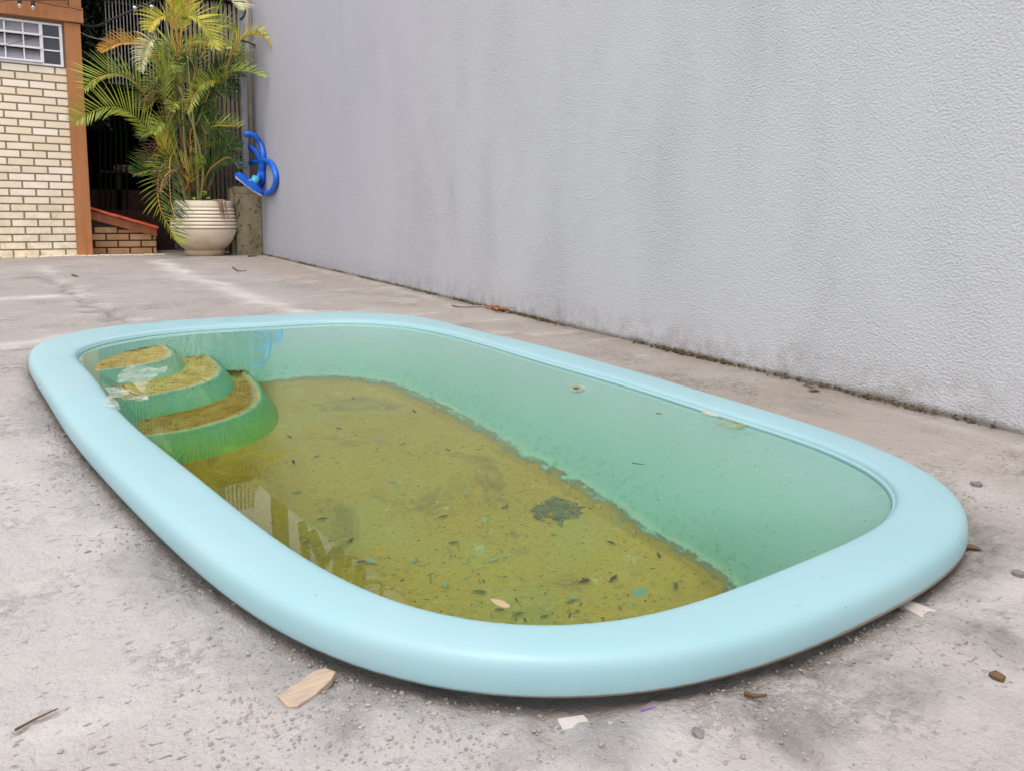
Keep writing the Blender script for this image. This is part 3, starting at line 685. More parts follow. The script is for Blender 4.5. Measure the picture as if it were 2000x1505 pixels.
# concrete pillar, post, downpipe
mb = MB(); mb.box(1.782, 2.078, 9.325, 9.60, -.02, .735, bev=.008); mb.box(1.74, 1.80, 9.42, 9.60, -.02, .80, bev=.006)
mb.box(1.77, 2.079, 9.345, 9.60, .736, .82, bev=.006)
tag(mb.build('concrete_pillar', M_pillar, auto=30), 'short mossy pitted concrete pillar between the pot and the grey wall', 'pillar')
mb = MB(); a = ony(471, 200, 9.46); b = ony(481, 200, 9.46); mb.box(a[0], b[0], 9.44, 9.49, .8205, 3.11, bev=.003)
tag(mb.build('steel_post', M_grey), 'narrow grey metal post standing on the mossy pillar', 'post')
mb = MB(); a = ony(487, 100, 9.50); mb.tube([(a[0], 9.56, .8205), (a[0], 9.56, 3.11)], .028, 12)
tag(mb.build('downpipe', M_pipe, smooth=True), 'beige vertical pipe in the corner beside the grey metal post', 'pipe')
mb = MB(); mb.tube([ony(471, 79, 9.42), ony(478, 81, 9.3), ony(487, 84, 9.2), ony(496, 88, 9.1)], .012, 6)
mb.tube([onx(496, 88, 2.06), onx(496, 88, 2.084)], .012, 6)
tag(mb.build('wall_bracket', M_cable), 'black metal bracket rod reaching from the grey post to the wall', 'bracket')
mb = MB(); mb.tube([ony(*p, 9.3) for p in ((474, 0), (478, 12), (479, 24), (476, 33), (469, 39))], .013, 6)
tag(mb.build('cable_end', M_cable, smooth=True), 'short curved black cable hanging at the top of the wall corner', 'cable')

# ---------------------------------------------------------------- pot, soil, palm
PC = ony(397, 400, 9.40); pcx, pcy = float(PC[0]), 9.40
pot = empty('plant_pot', (pcx, pcy, 0)); tag(pot, 'large round cream ribbed plant pot with stained lower half holding the palm', 'plant pot')
prof = [(.205, .0, .3), (.225, .006, .6), (.228, .05, .2), (.222, .062, .5), (.226, .072, .5), (.27, .115, .1), (.31, .165, 0), (.342, .225, 0), (.362, .285, 0), (.368, .312, .0)]
z = .322
Rz = lambda z: .368 - max(0, (z - .33)) ** 1.6 * .33
prof.append((.362, .318, 1))
for i in range(6):
    z0 = .324 + i * .042
    for q, (dz, dr, tn) in enumerate(((.000, -.006, 1), (.004, .002, .25), (.012, .006, 0), (.024, .006, 0), (.033, .002, .1), (.038, -.007, 1))): prof.append((Rz(z0 + dz) + dr, z0 + dz, tn))
prof += [(Rz(.58), .578, 0), (Rz(.6), .61, 0), (.325, .643, 0), (.312, .65, 0), (.298, .645, 0), (.292, .60, .3)]
mb = MB(); mb.lathe([(r_ * .985, z_ * .985) for r_, z_, _ in prof], (pcx, pcy, 0), 64); mb.c = [p[2] for p in prof for _ in range(64)]
mb.build('pot_body', M_pot, pot, auto=50)
mb = MB(); mb.lathe([(.29, .615), (.2, .628), (.1, .635), (.005, .637)], (pcx, pcy, 0), 40); mb.build('soil', M_soil, pot, smooth=True)
mb = MB()
def blob(mb, c, r_, rnd, flat=.6, seg=6, tone=.5):
    vs = []; fs = []
    base = [(0, 0, 1), (0, 0, -1)] + [(math.cos(a) * math.cos(e), math.sin(a) * math.cos(e), math.sin(e)) for e in (.5, -.5) for a in [2 * math.pi * k / seg for k in range(seg)]]
    for p in base: k = r_ * rnd.uniform(.7, 1.2); vs.append((c[0] + p[0] * k, c[1] + p[1] * k, c[2] + p[2] * k * flat))
    for k in range(seg):
        k2 = (k + 1) % seg; fs += [(0, 2 + k, 2 + k2), (2 + k, 2 + seg + k, 2 + seg + k2, 2 + k2), (1, 2 + seg + k2, 2 + seg + k)]
    mb.add(vs, fs, tone)
for i in range(150):
    a = rnd.uniform(0, 2 * math.pi); q = .29 * math.sqrt(rnd.random()); blob(mb, (pcx + q * math.cos(a), pcy + q * math.sin(a), .636), rnd.uniform(.008, .018), rnd, tone=rnd.random())
tag(mb.build('pebbles', M_pebble, pot), kind='stuff')

def bez(P, n):
    P = [Vector(p) for p in P]; out = []
    # Catmull-Rom through points
    Q = [P[0] * 2 - P[1]] + P + [P[-1] * 2 - P[-2]]
    m = len(P) - 1
    for i in range(n + 1):
        t = i / n * m; k = min(int(t), m - 1); u = t - k; a, b, c, d = Q[k:k + 4]
        out.append(.5 * ((2 * b) + (c - a) * u + (2 * a - 5 * b + 4 * c - d) * u * u + (3 * b - a - 3 * c + d) * u ** 3))
    return out
palm = empty('areca_palm', (pcx, pcy, .62)); tag(palm, 'tall bushy palm with green, yellow and orange arching fronds growing from the cream pot', 'palm')
def frond(P, mat, L=.22, n=26, start=.12, droop=.5, wid=.017, pet=M_petiole, up=.25, spread=1.0, seed=0, fwd=.75, face=None):
    rn = random.Random(seed); C = bez(P, 28); mb = MB(); N = len(C)
    fc = rn.uniform(.45, .95) if face is None else face
    for i in range(n):
        t = start + (1 - start) * (i + .5) / n
        fi = t * (N - 1); k = min(int(fi), N - 2); p = C[k].lerp(C[k + 1], fi - k); tg = (C[min(k + 2, N - 1)] - C[max(k - 1, 0)]).normalized()
        ax = (Vector((0, 0, 1)) * (1 - fc) + Vector((.25, -1, 0)).normalized() * fc)
        side = tg.cross(ax)
        if side.length < .15: side = tg.cross(Vector((0, -1, 0)))
        side.normalize(); upv = side.cross(tg).normalized()
        if upv.dot(ax) < 0: upv = -upv
        s = (t - start) / (1 - start)
        ln = L * (.40 + 1.0 * math.sin(math.pi * min(1, s * .78 + .12))) * (1 - .5 * s ** 3) * .86
        for sg in (-1, 1):
            dn = 1.0 if (side * sg).z > -.1 else .62
            l2 = ln * rn.uniform(.8, 1.15) * dn
            d = (side * sg * spread + tg * (fwd + .5 * s + rn.uniform(-.12, .12)) + upv * (up + rn.uniform(-.15, .2)) + Vector((0, 0, .25))).normalized()
            w0 = wid * rn.uniform(.8, 1.15); pts = []; q = p.copy(); dd = d.copy(); S = 4
            for j in range(S + 1):
                pts.append(q.copy()); q = q + dd * (l2 / S); dd = (dd + Vector((0, 0, -droop * (.05 + .13 * j)))).normalized()
            wv = tg.cross(d).cross(d).normalized()
            vs = []
            for j, q in enumerate(pts):
                ww = w0 * (.45, 1, .9, .55, .05)[j] * .5; vs += [q - wv * ww, q + upv * ww * .35, q + wv * ww]
            fs = []
            for j in range(S): fs += [(j * 3, j * 3 + 1, j * 3 + 4, j * 3 + 3), (j * 3 + 1, j * 3 + 2, j * 3 + 5, j * 3 + 4)]
            mb.add(vs, fs, max(0, min(1, rn.gauss(.55, .28))))
    o = mb.build('frond', mat, palm)
    st_ = MB(); st_.tube(C, [.0085 * (1 - .8 * i / N) + .0015 for i in range(N)], 6); st_.build('petiole', pet, o, smooth=True)
    return o
def Q(y, *px):  # pixels along a frond, depth running from the palm centre to y at the tip
    n = len(px); return [ony(u, v, 9.4 + (y - 9.4) * (i / (n - 1))) for i, (u, v) in enumerate(px)]
FR = [
 (Q(9.0, (305, 275), (287, 254), (262, 228), (236, 213), (203, 211), (168, 225), (145, 240)), M_lg, .34, 30, .12, .25, 1),
 (Q(9.1, (290, 200), (270, 168), (245, 151), (218, 146), (185, 156), (164, 175)), M_lg, .34, 28, .1, .2, 1),
 (Q(9.1, (320, 140), (295, 97), (270, 86), (240, 84), (215, 92), (197, 101)), M_lo, .20, 30, .2, .4, .5),
 (Q(9.0, (322, 120), (305, 80), (290, 84), (280, 110), (276, 140)), M_lp, .20, 24, .2, .9, .8),
 (Q(9.2, (345, 110), (330, 40), (316, 34), (300, 44), (290, 60)), M_ly, .24, 26, .2, .6, .8),
 (Q(9.3, (352, 110), (340, 40), (337, 5), (330, -40)), M_ly, .26, 26, .2, .5, .8),
 (Q(9.0, (352, 100), (358, 42), (372, 32), (392, 45), (410, 70), (420, 96)), M_ly, .27, 30, .15, .5, .8),
 (Q(9.2, (356, 118), (353, 75), (365, 20), (385, -30), (410, -60)), M_ly, .27, 28, .3, .6, .8),
 (Q(8.6, (442, 140), (452, 108), (468, 80), (488, 68), (508, 68), (522, 78), (531, 92)), M_ly, .25, 32, .2, .3, .7),
 (Q(8.75, (434, 165), (442, 146), (462, 139), (490, 142), (515, 152)), M_lg, .20, 26, .1, .4, .8),
 (Q(8.9, (402, 262), (415, 248), (440, 246), (468, 249)), M_lg, .26, 14, .1, .3, .7),
 (Q(9.0, (366, 110), (375, 85), (395, 82), (415, 95), (430, 92), (446, 96)), M_lg, .20, 26, .1, .5, .9),
 (Q(9.0, (410, 100), (425, 20), (440, -5), (458, 6), (468, 18)), M_lp, .22, 22, .4, .7, .8),
 (Q(8.9, (372, 357), (340, 315), (325, 312), (310, 345), (311, 400), (335, 452), (352, 476)), M_lg, .27, 30, .3, .35, .7),
 (Q(8.9, (372, 360), (345, 322), (334, 306), (331, 345), (334, 395), (342, 425)), M_ld, .30, 26, .3, .4, .8),
 (Q(9.1, (350, 350), (331, 311), (318, 288), (306, 262)), M_ly, .24, 20, .2, .2, .7),
 (Q(9.1, (352, 370), (325, 340), (296, 333), (262, 342)), M_ld, .30, 24, .2, .3, .7),
 (Q(9.0, (360, 380), (370, 350), (366, 335), (350, 300)), M_ly, .20, 16, .2, .2, .7),
 (Q(9.0, (385, 370), (383, 335), (392, 310), (380, 300)), M_lg, .18, 18, .2, .5, .8),
 (Q(9.1, (392, 380), (405, 340), (425, 318), (448, 308), (468, 330)), M_ld, .28, 26, .1, .5, .9),
 (Q(9.2, (392, 380), (412, 325), (440, 295), (470, 290)), M_ld, .28, 26, .1, .5, .9),
 (Q(9.0, (352, 245), (348, 215), (342, 200), (337, 218)), M_lg, .20, 16, .2, .9, .8),
 (Q(9.0, (402, 160), (392, 172), (378, 190), (366, 222)), M_lg, .22, 22, .05, .3, .8),
 (Q(9.1, (434, 165), (420, 158), (400, 162), (388, 172)), M_lg, .22, 20, .05, .5, .8),
 (Q(9.3, (330, 220), (318, 160), (330, 130), (345, 140)), M_lg, .24, 24, .1, .7, .9),
 (Q(9.3, (360, 220), (380, 150), (372, 120), (355, 130)), M_ld, .28, 24, .1, .6, .9),
 (Q(9.5, (370, 300), (400, 200), (430, 150), (460, 170)), M_ld, .26, 28, .1, .6, .9),
 (Q(9.5, (350, 300), (320, 200), (285, 175), (262, 205)), M_ld, .30, 28, .1, .6, .9),
 (Q(9.5, (360, 250), (350, 130), (330, 85), (300, 120)), M_lg, .28, 28, .2, .6, .9),
 (Q(9.5, (380, 200), (400, 90), (430, 50), (462, 70)), M_lg, .28, 28, .2, .6, .9),
 (Q(9.0, (352, 300), (330, 262), (318, 240), (300, 262)), M_lg, .22, 22, .2, .6, .9),
 (Q(8.95, (372, 380), (362, 345), (345, 330), (322, 345), (312, 375)), M_ldry, .2, 22, .2, .7, .9),
 (Q(9.2, (375, 300), (372, 260), (388, 240), (402, 262)), M_ld, .24, 20, .1, .7, .9),
 (Q(9.2, (420, 300), (418, 250), (432, 262), (452, 292)), M_ld, .22, 20, .1, .7, .9),
 (Q(9.2, (340, 340), (318, 300), (295, 308), (280, 322)), M_ldry, .2, 18, .2, .7, .9),
]
for i, (P, m_, L_, n_, st0, dr_, spr) in enumerate(FR):
    frond(P, m_, L_ * .95, int(n_ * 1.0), st0, dr_, spread=spr, seed=i, pet=M_petiole if i % 3 else M_lg, wid=.015)
rf = random.Random(77)
for i in range(25):
    bu = rf.uniform(335, 425); bv = rf.uniform(120, 330); sgn = 1 if bu + rf.uniform(-40, 40) > 382 else -1; ln = rf.uniform(40, 80); rise = rf.uniform(15, 60); yy = rf.uniform(9.25, 9.8)
    pts = [(bu, bv), (bu + sgn * ln * .25, bv - rise * .8), (bu + sgn * ln * .6, bv - rise), (bu + sgn * ln, bv - rise * rf.uniform(.0, .8))]
    pts = [(min(u, 470), v) for u, v in pts]
    frond([ony(u, v, 9.5 + (yy - 9.5) * k / 3) for k, (u, v) in enumerate(pts)], (M_ld, M_ld, M_lg, M_ly if bv < 200 else M_lg, M_ldry)[i % 5], rf.uniform(.18, .26), 20, .08, rf.uniform(.3, .8), seed=100 + i, wid=.014, pet=M_petiole if i % 2 else M_lg)
canes = [((372, 393), (366, 350), (362, 300), (358, 240), (356, 180), (356, 118)), ((378, 394), (376, 340), (370, 290), (352, 240), (330, 190)), ((390, 393), (396, 350), (394, 310), (382, 262), (366, 215), (350, 170)),
         ((400, 391), (402, 340), (403, 290), (402, 255), (420, 200), (434, 162)), ((384, 394), (386, 330), (392, 280), (404, 230), (412, 180), (410, 100)), ((366, 394), (350, 345), (330, 300), (308, 255)), ((395, 394), (420, 330), (436, 250), (440, 190), (442, 140)),
         ((374, 394), (366, 320), (352, 250), (342, 180), (345, 110)), ((388, 394), (384, 300), (376, 220), (366, 110)), ((370, 394), (352, 330), (330, 260), (322, 190), (322, 120))]
for i, c_ in enumerate(canes):
    yo = 9.4 + .14 * math.sin(i * 2.1); P = bez([ony(u, v + (8 if k == 0 else 0), yo) for k, (u, v) in enumerate(c_)], 24); mb = MB(); rad = []
    for k in range(len(P)): rad.append((.017 - .010 * k / 24) * (1.15 if k % 3 == 0 else 1))
    mb.tube(P, rad, 8, tone=rnd.random()); mb.build('cane', M_cane if i % 2 else M_cane, palm, smooth=True)
mb = MB()
for i in range(60):  # fibrous leaf bases at the foot of the canes
    a = rnd.uniform(0, 6.28); q = rnd.uniform(.02, .16); x, y = pcx - .05 + q * math.cos(a), pcy + q * math.sin(a) * .8
    P = [(x, y, .62), (x + rnd.uniform(-.05, .05), y - rnd.uniform(0, .05), .72), (x + rnd.uniform(-.15, .15), y - rnd.uniform(0, .12), rnd.uniform(.74, .98))]
    mb.tube(bez(P, 5), [.007, .006, .005, .004, .003, .001], 4, tone=rnd.random())
tag(mb.build('dry_sheaths', M_ldry, palm), kind='stuff')
# small broad leaved weed and dry strands on the pot
weed = MB()
def leaf(mb, c, d, L, wd, up=Vector((0, 0, 1)), curl=.2, tone=.5):
    d = Vector(d).normalized(); s = d.cross(Vector(up)).normalized(); u = s.cross(d); vs = []; N = 6; c = Vector(c)
    for i in range(N + 1):
        t = i / N; ww = wd * math.sin(math.pi * min(1, t * .92 + .06)) ** .8; p = c + d * L * t - u * curl * L * t * t
        vs += [p - s * ww + u * ww * .3, p, p + s * ww + u * ww * .3]
    fs = []
    for i in range(N): fs += [(i * 3, i * 3 + 1, i * 3 + 4, i * 3 + 3), (i * 3 + 1, i * 3 + 2, i * 3 + 5, i * 3 + 4)]
    mb.add(vs, fs, tone)
for i, (u, v) in enumerate([(388, 378), (396, 374), (392, 384), (400, 380), (410, 386), (384, 388), (378, 386), (404, 392), (396, 390)]):
    c = Vector(ony(u, v, 9.2)); weed.tube([(c.x + .02, 9.25, .62), c], .002, 4)
    leaf(weed, c, (rnd.uniform(-1, 1), -.8, rnd.uniform(-.3, .5)), .055, .020, (0, -.6, 1), .3, rnd.random())
tag(weed.build('weed', leafmat('weed_leaf', (.16, .32, .04), (.35, .52, .10))), 'small bright green broad leaved weed sprouting at the foot of the palm canes', 'weed')
mb = MB()
for i in range(12):
    u0 = 428 + rnd.uniform(-6, 8); P = [(*ony(u0 - 12, 388, 9.2)[:2], .655)] + [ony(u0 + 3 + k * rnd.uniform(1, 3), 391 + k * rnd.uniform(6, 13), 9.03 + .012 * k) for k in range(4)]
    mb.tube(bez(P, 8), .0045, 4, tone=rnd.random())
tag(mb.build('dry_strands', leafmat('dry_strand', (.42, .22, .14), (.62, .40, .28), .8)), 'pinkish dry leaf strands draped over the right edge of the cream pot', 'dry leaf')

# ---------------------------------------------------------------- pool hose with vacuum head
hs = empty('pool_hose', (1.95, 9.1, .9)); tag(hs, 'coiled bright blue pool vacuum hose hanging on the corner of the grey wall', 'hose')
def hp(u, v, y=9.12, xm=2.05):
    p = ony(u, v, y)
    if p[0] > xm: p = onx(u, v, xm)
    return p
def hose(px, y, rad=.033, dy=0):
    C = bez([hp(u, v, y + dy * k) for k, (u, v) in enumerate(px)], 90); mb = MB()
    mb.tube(C, [rad * (1.0 if k % 2 else .93) for k in range(len(C))], 14); return mb.build('hose', M_hose, hs, smooth=True)
hose([(478, 264), (488, 262), (500, 268), (509, 282), (514, 300), (514, 320), (509, 338), (500, 353)], 9.10)
hose([(499, 362), (506, 372), (517, 377), (528, 376), (537, 362), (539, 345), (534, 328), (526, 317), (516, 314), (508, 316)], 9.15, .031)
hose([(462, 284), (478, 284), (490, 289), (502, 300), (509, 318), (513, 338), (512, 352), (506, 366), (500, 372)], 9.5)
hose([(460, 322), (476, 320), (490, 318), (502, 317), (510, 320)], 9.52, .030)
mb = MB(); mb.tube([hp(501, 347, 9.06), hp(496, 355, 9.05), hp(489, 364, 9.02)], .046, 14); mb.build('cuff', M_cuff, hs, smooth=True)
hd = MB(); A = [Vector(hp(u, v, 9.03)) for u, v in ((460, 342), (475, 353), (492, 366), (508, 376))]
vsr = []
for i, p in enumerate(bez(A, 12)):
    t_ = i / 12; hw = .030 + .042 * math.sin(math.pi * t_) ** .6; vsr.append([(p.x, p.y - .07, p.z - .012 - hw * .35), (p.x + .004, p.y - .075, p.z + hw * .4), (p.x + .012, p.y - .03, p.z + hw), (p.x + .012, p.y + .05, p.z + hw), (p.x + .004, p.y + .075, p.z + hw * .4), (p.x, p.y + .07, p.z - .012 - hw * .35)])
hd.rings(vsr, True, True); ho = hd.build('vacuum_head', M_hose, hs, auto=50)
mb = MB(); 
for i, p in enumerate(bez(A, 22)): mb.tube([(p.x - .004, p.y - .06, p.z - .016), (p.x - .008, p.y - .066, p.z - .046)], .004, 5)
mb.build('bristles', M_white, ho)
mb = MB(); p = Vector(hp(487, 353, 8.98)); blob(mb, p, .018, rnd); mb.build('wheel', M_white, ho)

# ---------------------------------------------------------------- string lights and wires
def cable(P, r_=.004): 
    mb = MB(); mb.tube(bez(P, 30), r_, 5); return mb
sg = empty('string_lights', (.3, 9.5, 2.7)); tag(sg, 'black festoon cable with clear round bulbs strung from the orange eaves across the dark passage', 'string lights')
cable([ony(-40, 8, 9.45), ony(20, 1, 9.45), ony(50, 2, 9.45), ony(90, 1, 9.45), ony(130, 1, 9.45)]).build('cable', M_cable, sg)
cable([ony(50, 1, 9.46), ony(75, 5, 9.46), ony(110, 12, 9.5), ony(137, 16, 9.55), ony(160, 20, 9.6)]).build('cable', M_cable, sg)
cable([ony(160, 50, 9.75), ony(190, 51, 9.9), ony(215, 40, 9.9), ony(262, 20, 9.9), ony(300, 3, 9.9), ony(330, -10, 9.9)], .013).build('cable', M_cable, sg)
for (u, v, y, ub) in ((38, 2, 9.45, 8), (64, 6, 9.45, 11), (263, 12, 9.85, 0), (296, 10, 9.85, 0)):
    c = Vector(ony(u, v + (5 if ub == 0 else 0), y))
    if ub:
        mb = MB(); mb.lathe([(.012, .0), (.018, -.004), (.018, -.036), (.014, -.04)], c + Vector((0, 0, .012)), 14); s_ = mb.build('socket', M_cable, sg, smooth=True); c = c + Vector((0, 0, -.045))
        mb = MB(); mb.lathe([(.010, .016), (.018, .006), (.021, -.006), (.016, -.020), (.006, -.028), (.001, -.029)], c, 14); mb.build('bulb', M_bulb, s_, smooth=True)
    else:
        mb = MB(); mb.lathe([(.001, .030), (.012, .026), (.022, .010), (.024, -.004), (.018, -.018), (.010, -.024), (.009, -.04), (.001, -.041)], c, 14); mb.build('bulb', M_bulb, sg, smooth=True)
tag(cable([ony(152, 60, 9.7), ony(170, 70, 9.75), ony(190, 76, 9.8), ony(210, 79, 9.9)], .0035).build('thin_wire', M_bar), 'thin pale wire sagging from the orange post into the passage', 'wire')
tag(cable([ony(0, 88, 9.55), ony(15, 88, 9.58), ony(45, 79, 9.6), ony(76, 70, 9.6)], .0025).build('thin_wire', M_cable), 'thin black wire crossing the white window', 'wire')
wl_ = MB(); rn = random.Random(8)
for i in range(900):
    u = rn.uniform(160, 212); v = rn.uniform(-30, 250) ; y = rn.uniform(10.3, 11.2); c = Vector(ony(u, v, y))
    if c.x < .3: continue
    leaf(wl_, c, (rn.uniform(-1, 1), rn.uniform(-1, .2), rn.uniform(-1, .4)), rn.uniform(.04, .08), .014, (0, -1, .6), .3, rn.random())
for i in range(6): x = .4 + i * .06; wl_.tube([(x, 10.9, 0), (x + .05, 10.8, 1.5), (x - .05, 10.7, 3.05)], .01, 5)
tag(wl_.build('climbing_plant', leafmat('shade_leaf', (.008, .016, .006), (.03, .05, .02))), 'dark leafy climber in the deep shade right of the orange post', 'climbing plant')

# neighbour's canopy truss beyond the wall, seen mirrored in the water
def refl_on(u, v, Yp):
    P = onz(u, v, .045); d = ray(u, v); d = d / np.linalg.norm(d); d[2] *= -1; return Vector(P + (Yp - P[1]) / d[1] * d)
tr_ = MB(); TY = 11.0
for (a, b, wd) in (((609, 1040), (633, 1102), .15), ((631, 1100), (656, 1068), .08), ((662, 1070), (659, 1125), .14), ((680, 1085), (679, 1135), .09), ((660, 1097), (682, 1120), .08),
                   ((679, 1128), (700, 1108), .08), ((701, 1105), (698, 1150), .16), ((706, 1142), (737, 1137), .06), ((737, 1137), (752, 1145), .06), ((750, 1140), (740, 1170), .06), ((590, 1020), (600, 1110), .12)):
    tr_.bar(refl_on(*a, TY), refl_on(*b, TY), wd)
pA = refl_on(600, 1180, TY); pB = refl_on(800, 1290, TY); tr_.bar((1.8, TY, 5.9), (7.5, TY, 6.9), .25); tr_.bar((2.6, TY, 0), (2.6, TY, 6.1), .2); tr_.bar((6.5, TY, 0), (6.5, TY, 6.8), .2)
tag(tr_.build('canopy_truss', M_truss), 'dark steel canopy truss of the neighbouring yard mirrored in the near left water', 'truss')
# dark evergreen mass rising behind the passage
tn_ = MB(); rn = random.Random(5)
for i in range(2600):
    a = rn.uniform(0, 6.28); q = math.sqrt(rn.random()); c = Vector((.6 + 1.9 * q * math.cos(a), 14.6 + 1.6 * q * math.sin(a), rn.uniform(2.6, 5.6 - q)))
    leaf(tn_, c, (rn.uniform(-1, 1), rn.uniform(-1, 1), rn.uniform(-1, .4)), rn.uniform(.18, .34), .07, (0, 0, 1), .3, rn.random())
tree = empty('evergreen_tree', (.6, 14.6, 0)); tag(tree, 'dark evergreen tree rising behind the passage, seen only mirrored in the water', 'tree')
tn_.build('crown', leafmat('evergreen_leaf', (.015, .035, .012), (.05, .09, .03)), tree)
mb = MB(); mb.tube([(.6, 14.6, 0), (.65, 14.6, 2), (.6, 14.5, 4.5)], [.16, .12, .04], 8); mb.build('trunk', M_darkwood, tree)

# ---------------------------------------------------------------- things on the ground
def chunk(name, P, h, m, label, cat, z=None, bev=.002, tilt=0):
    P = [Vector((p[0], p[1], 0)) for p in P]; c = sum(P, Vector()) / len(P); zz = (gh(c.x, c.y) if z is None else z)
    mb = MB(); n = len(P)
    mb.rings([[(p.x, p.y, zz - .004) for p in P], [(p.x, p.y, zz + h * .8) for p in P], [(p.x * .96 + c.x * .04, p.y * .96 + c.y * .04, zz + h) for p in P]], True, True)
    o = mb.build(name, m); tag(o, label, cat); return o
chunk('wood_chip', [gpt(u, v)[:2] for u, v in ((542, 1366), (563, 1388), (582, 1386), (618, 1362), (647, 1335), (656, 1319), (636, 1311), (614, 1317), (580, 1342))], .004, M_chip, 'orange brown flat wood chip lying in the cement crumbs below the near left rim', 'wood chip')
chunk('tile_shard', [gpt(u, v)[:2] for u, v in ((1088, 1402), (1140, 1394), (1155, 1412), (1100, 1424))], .0025, M_ptile, 'pale four sided tile shard half set in the cement in front of the pool', 'tile shard')
chunk('cement_slab_piece', [gpt(u, v)[:2] for u, v in ((1748, 1172), (1768, 1166), (1830, 1190), (1826, 1204), (1800, 1202))], .003, M_ptile, 'flat whitish cement fragment just outside the right end of the rim', 'cement piece')
def rock(u, v, r_, m, label, cat='stone', flat=.6, name='stone'):
    p = gpt(u, v); mb = MB(); blob(mb, (0, 0, 0), r_, random.Random(int(u)), flat, 8); o = mb.build(name, m); o.location = (p.x, p.y, p.z + r_ * flat * .5); o.rotation_euler[2] = u
    tag(o, label, cat); return o
rock(1907, 946, .013, M_stone, 'dark grey stone on the cement right of the pool, nearest the wall side', flat=.5)
rock(1946, 1332, .009, M_ldry, 'small brown seed pod on the cement at the lower right', 'seed pod', name='seed_pod')
rock(1988, 1133, .010, M_stone, 'small grey stone at the far right edge beside the pool end')
rock(1363, 1440, .008, M_stone, 'dark pebble on the cement in front of the pool right of the tile shard', 'pebble', name='pebble')
rock(128, 838, .008, M_crumb, 'grey cement pebble beside the far left rim', 'pebble', name='pebble')
rock(123, 841, .006, M_crumb, 'small crumb pebble touching the far left rim shadow', 'pebble', name='pebble')
def twig(px, r_, m, label, z=None, name='twig', cat='twig'):
    P = [(gpt(u, v) + Vector((0, 0, r_ + (.002)))) if z is None else Vector(onz(u, v, z)) for u, v in px]
    mb = MB(); mb.tube(bez(P, 8), [r_ * (1 - .5 * k / 8) for k in range(9)], 5); o = mb.build(name, m); tag(o, label, cat); return o
twig([(1455, 1356), (1475, 1366), (1497, 1372)], .0035, M_ldry, 'thick dark twig on the cement to the lower right of the pool')
twig([(882, 601), (905, 603), (944, 602)], .004, M_ldry, 'long thin twig between the far rim and the wall')
twig([(455, 523), (465, 531), (482, 532)], .008, M_ldry, 'curved twig on the cement near the pot')
twig([(485, 503), (503, 502)], .010, M_ldry, 'short dark stick at the foot of the mossy pillar')
twig([(141, 540), (153, 543)], .008, M_ldry, 'short twig on the cement in front of the orange post')
twig([(30, 1429), (75, 1405), (113, 1390)], .0016, M_ldry, 'long straight twig pressed into the cement at the lower left')
twig([(1252, 1381), (1268, 1378), (1282, 1377)], .0010, simple('violet_thread', (.30, .10, .55), .6), 'short violet thread on the cement in front of the pool', name='thread', cat='thread')
def gleaf(u, v, L, rot, m, label, z=None, name='dry_leaf', cat='leaf', wd=.3):
    p = gpt(u, v) if z is None else Vector(onz(u, v, z)); mb = MB(); leaf(mb, (0, 0, 0), (math.cos(rot), math.sin(rot), .05), L, L * wd, (0, 0, 1), .15, random.Random(int(u)).random())
    o = mb.build(name, m, smooth=True); o.location = p + Vector((0, 0, .006 if z is None else 0)); tag(o, label, cat); return o
gleaf(1584, 768, .055, .3, M_ldry, 'curled brown dry leaf on the cement near the wall')
gleaf(1590, 756, .035, 2.2, M_moss, 'small dark dry leaf touching the wall foot')
gleaf(1885, 1066, .03, -.6, M_ldry, 'tiny brown leaf beside the right end of the rim')
gleaf(192, 916, .035, 1.0, M_ldry, 'brown leaf scrap at the left rim shadow')
# rusty leaf heap at the wall foot
mb = MB(); rn = random.Random(2)
for i in range(26):
    p = onz(rn.uniform(960, 1018), rn.uniform(600, 612), 0); x = min(p[0], 2.06); leaf(mb, (x, p[1], rn.uniform(.004, .02)), (rn.uniform(-1, 1), rn.uniform(-1, 1), rn.uniform(0, .6)), .03, .010, (0, 0, 1), .3, rn.random())
tag(mb.build('leaf_litter', M_rust), 'small heap of rust coloured leaves at the foot of the grey wall', 'leaf litter')
# moss and grit along the wall foot
mb = MB(); rn = random.Random(3)
for i in range(3600):
    y = .7 + 8.4 * rn.random() ** 1.5; dens = mnoise.noise(Vector((y * 1.7, 0, 3)))
    if dens < -.15 + .5 * rn.random(): continue
    x = WX - .002 - abs(rn.gauss(0, .009)); blob(mb, (x, y, rn.uniform(0, .012)), rn.uniform(.002, .007), rn, .8, 4, rn.random())
    if rn.random() < .22: mb.tube([(x, y, .005), (x - rn.uniform(0, .012), y + rn.uniform(-.02, .02), rn.uniform(.008, .028))], [.0010, .0004], 3, rn.random())
tag(mb.build('moss', M_moss), kind='stuff')
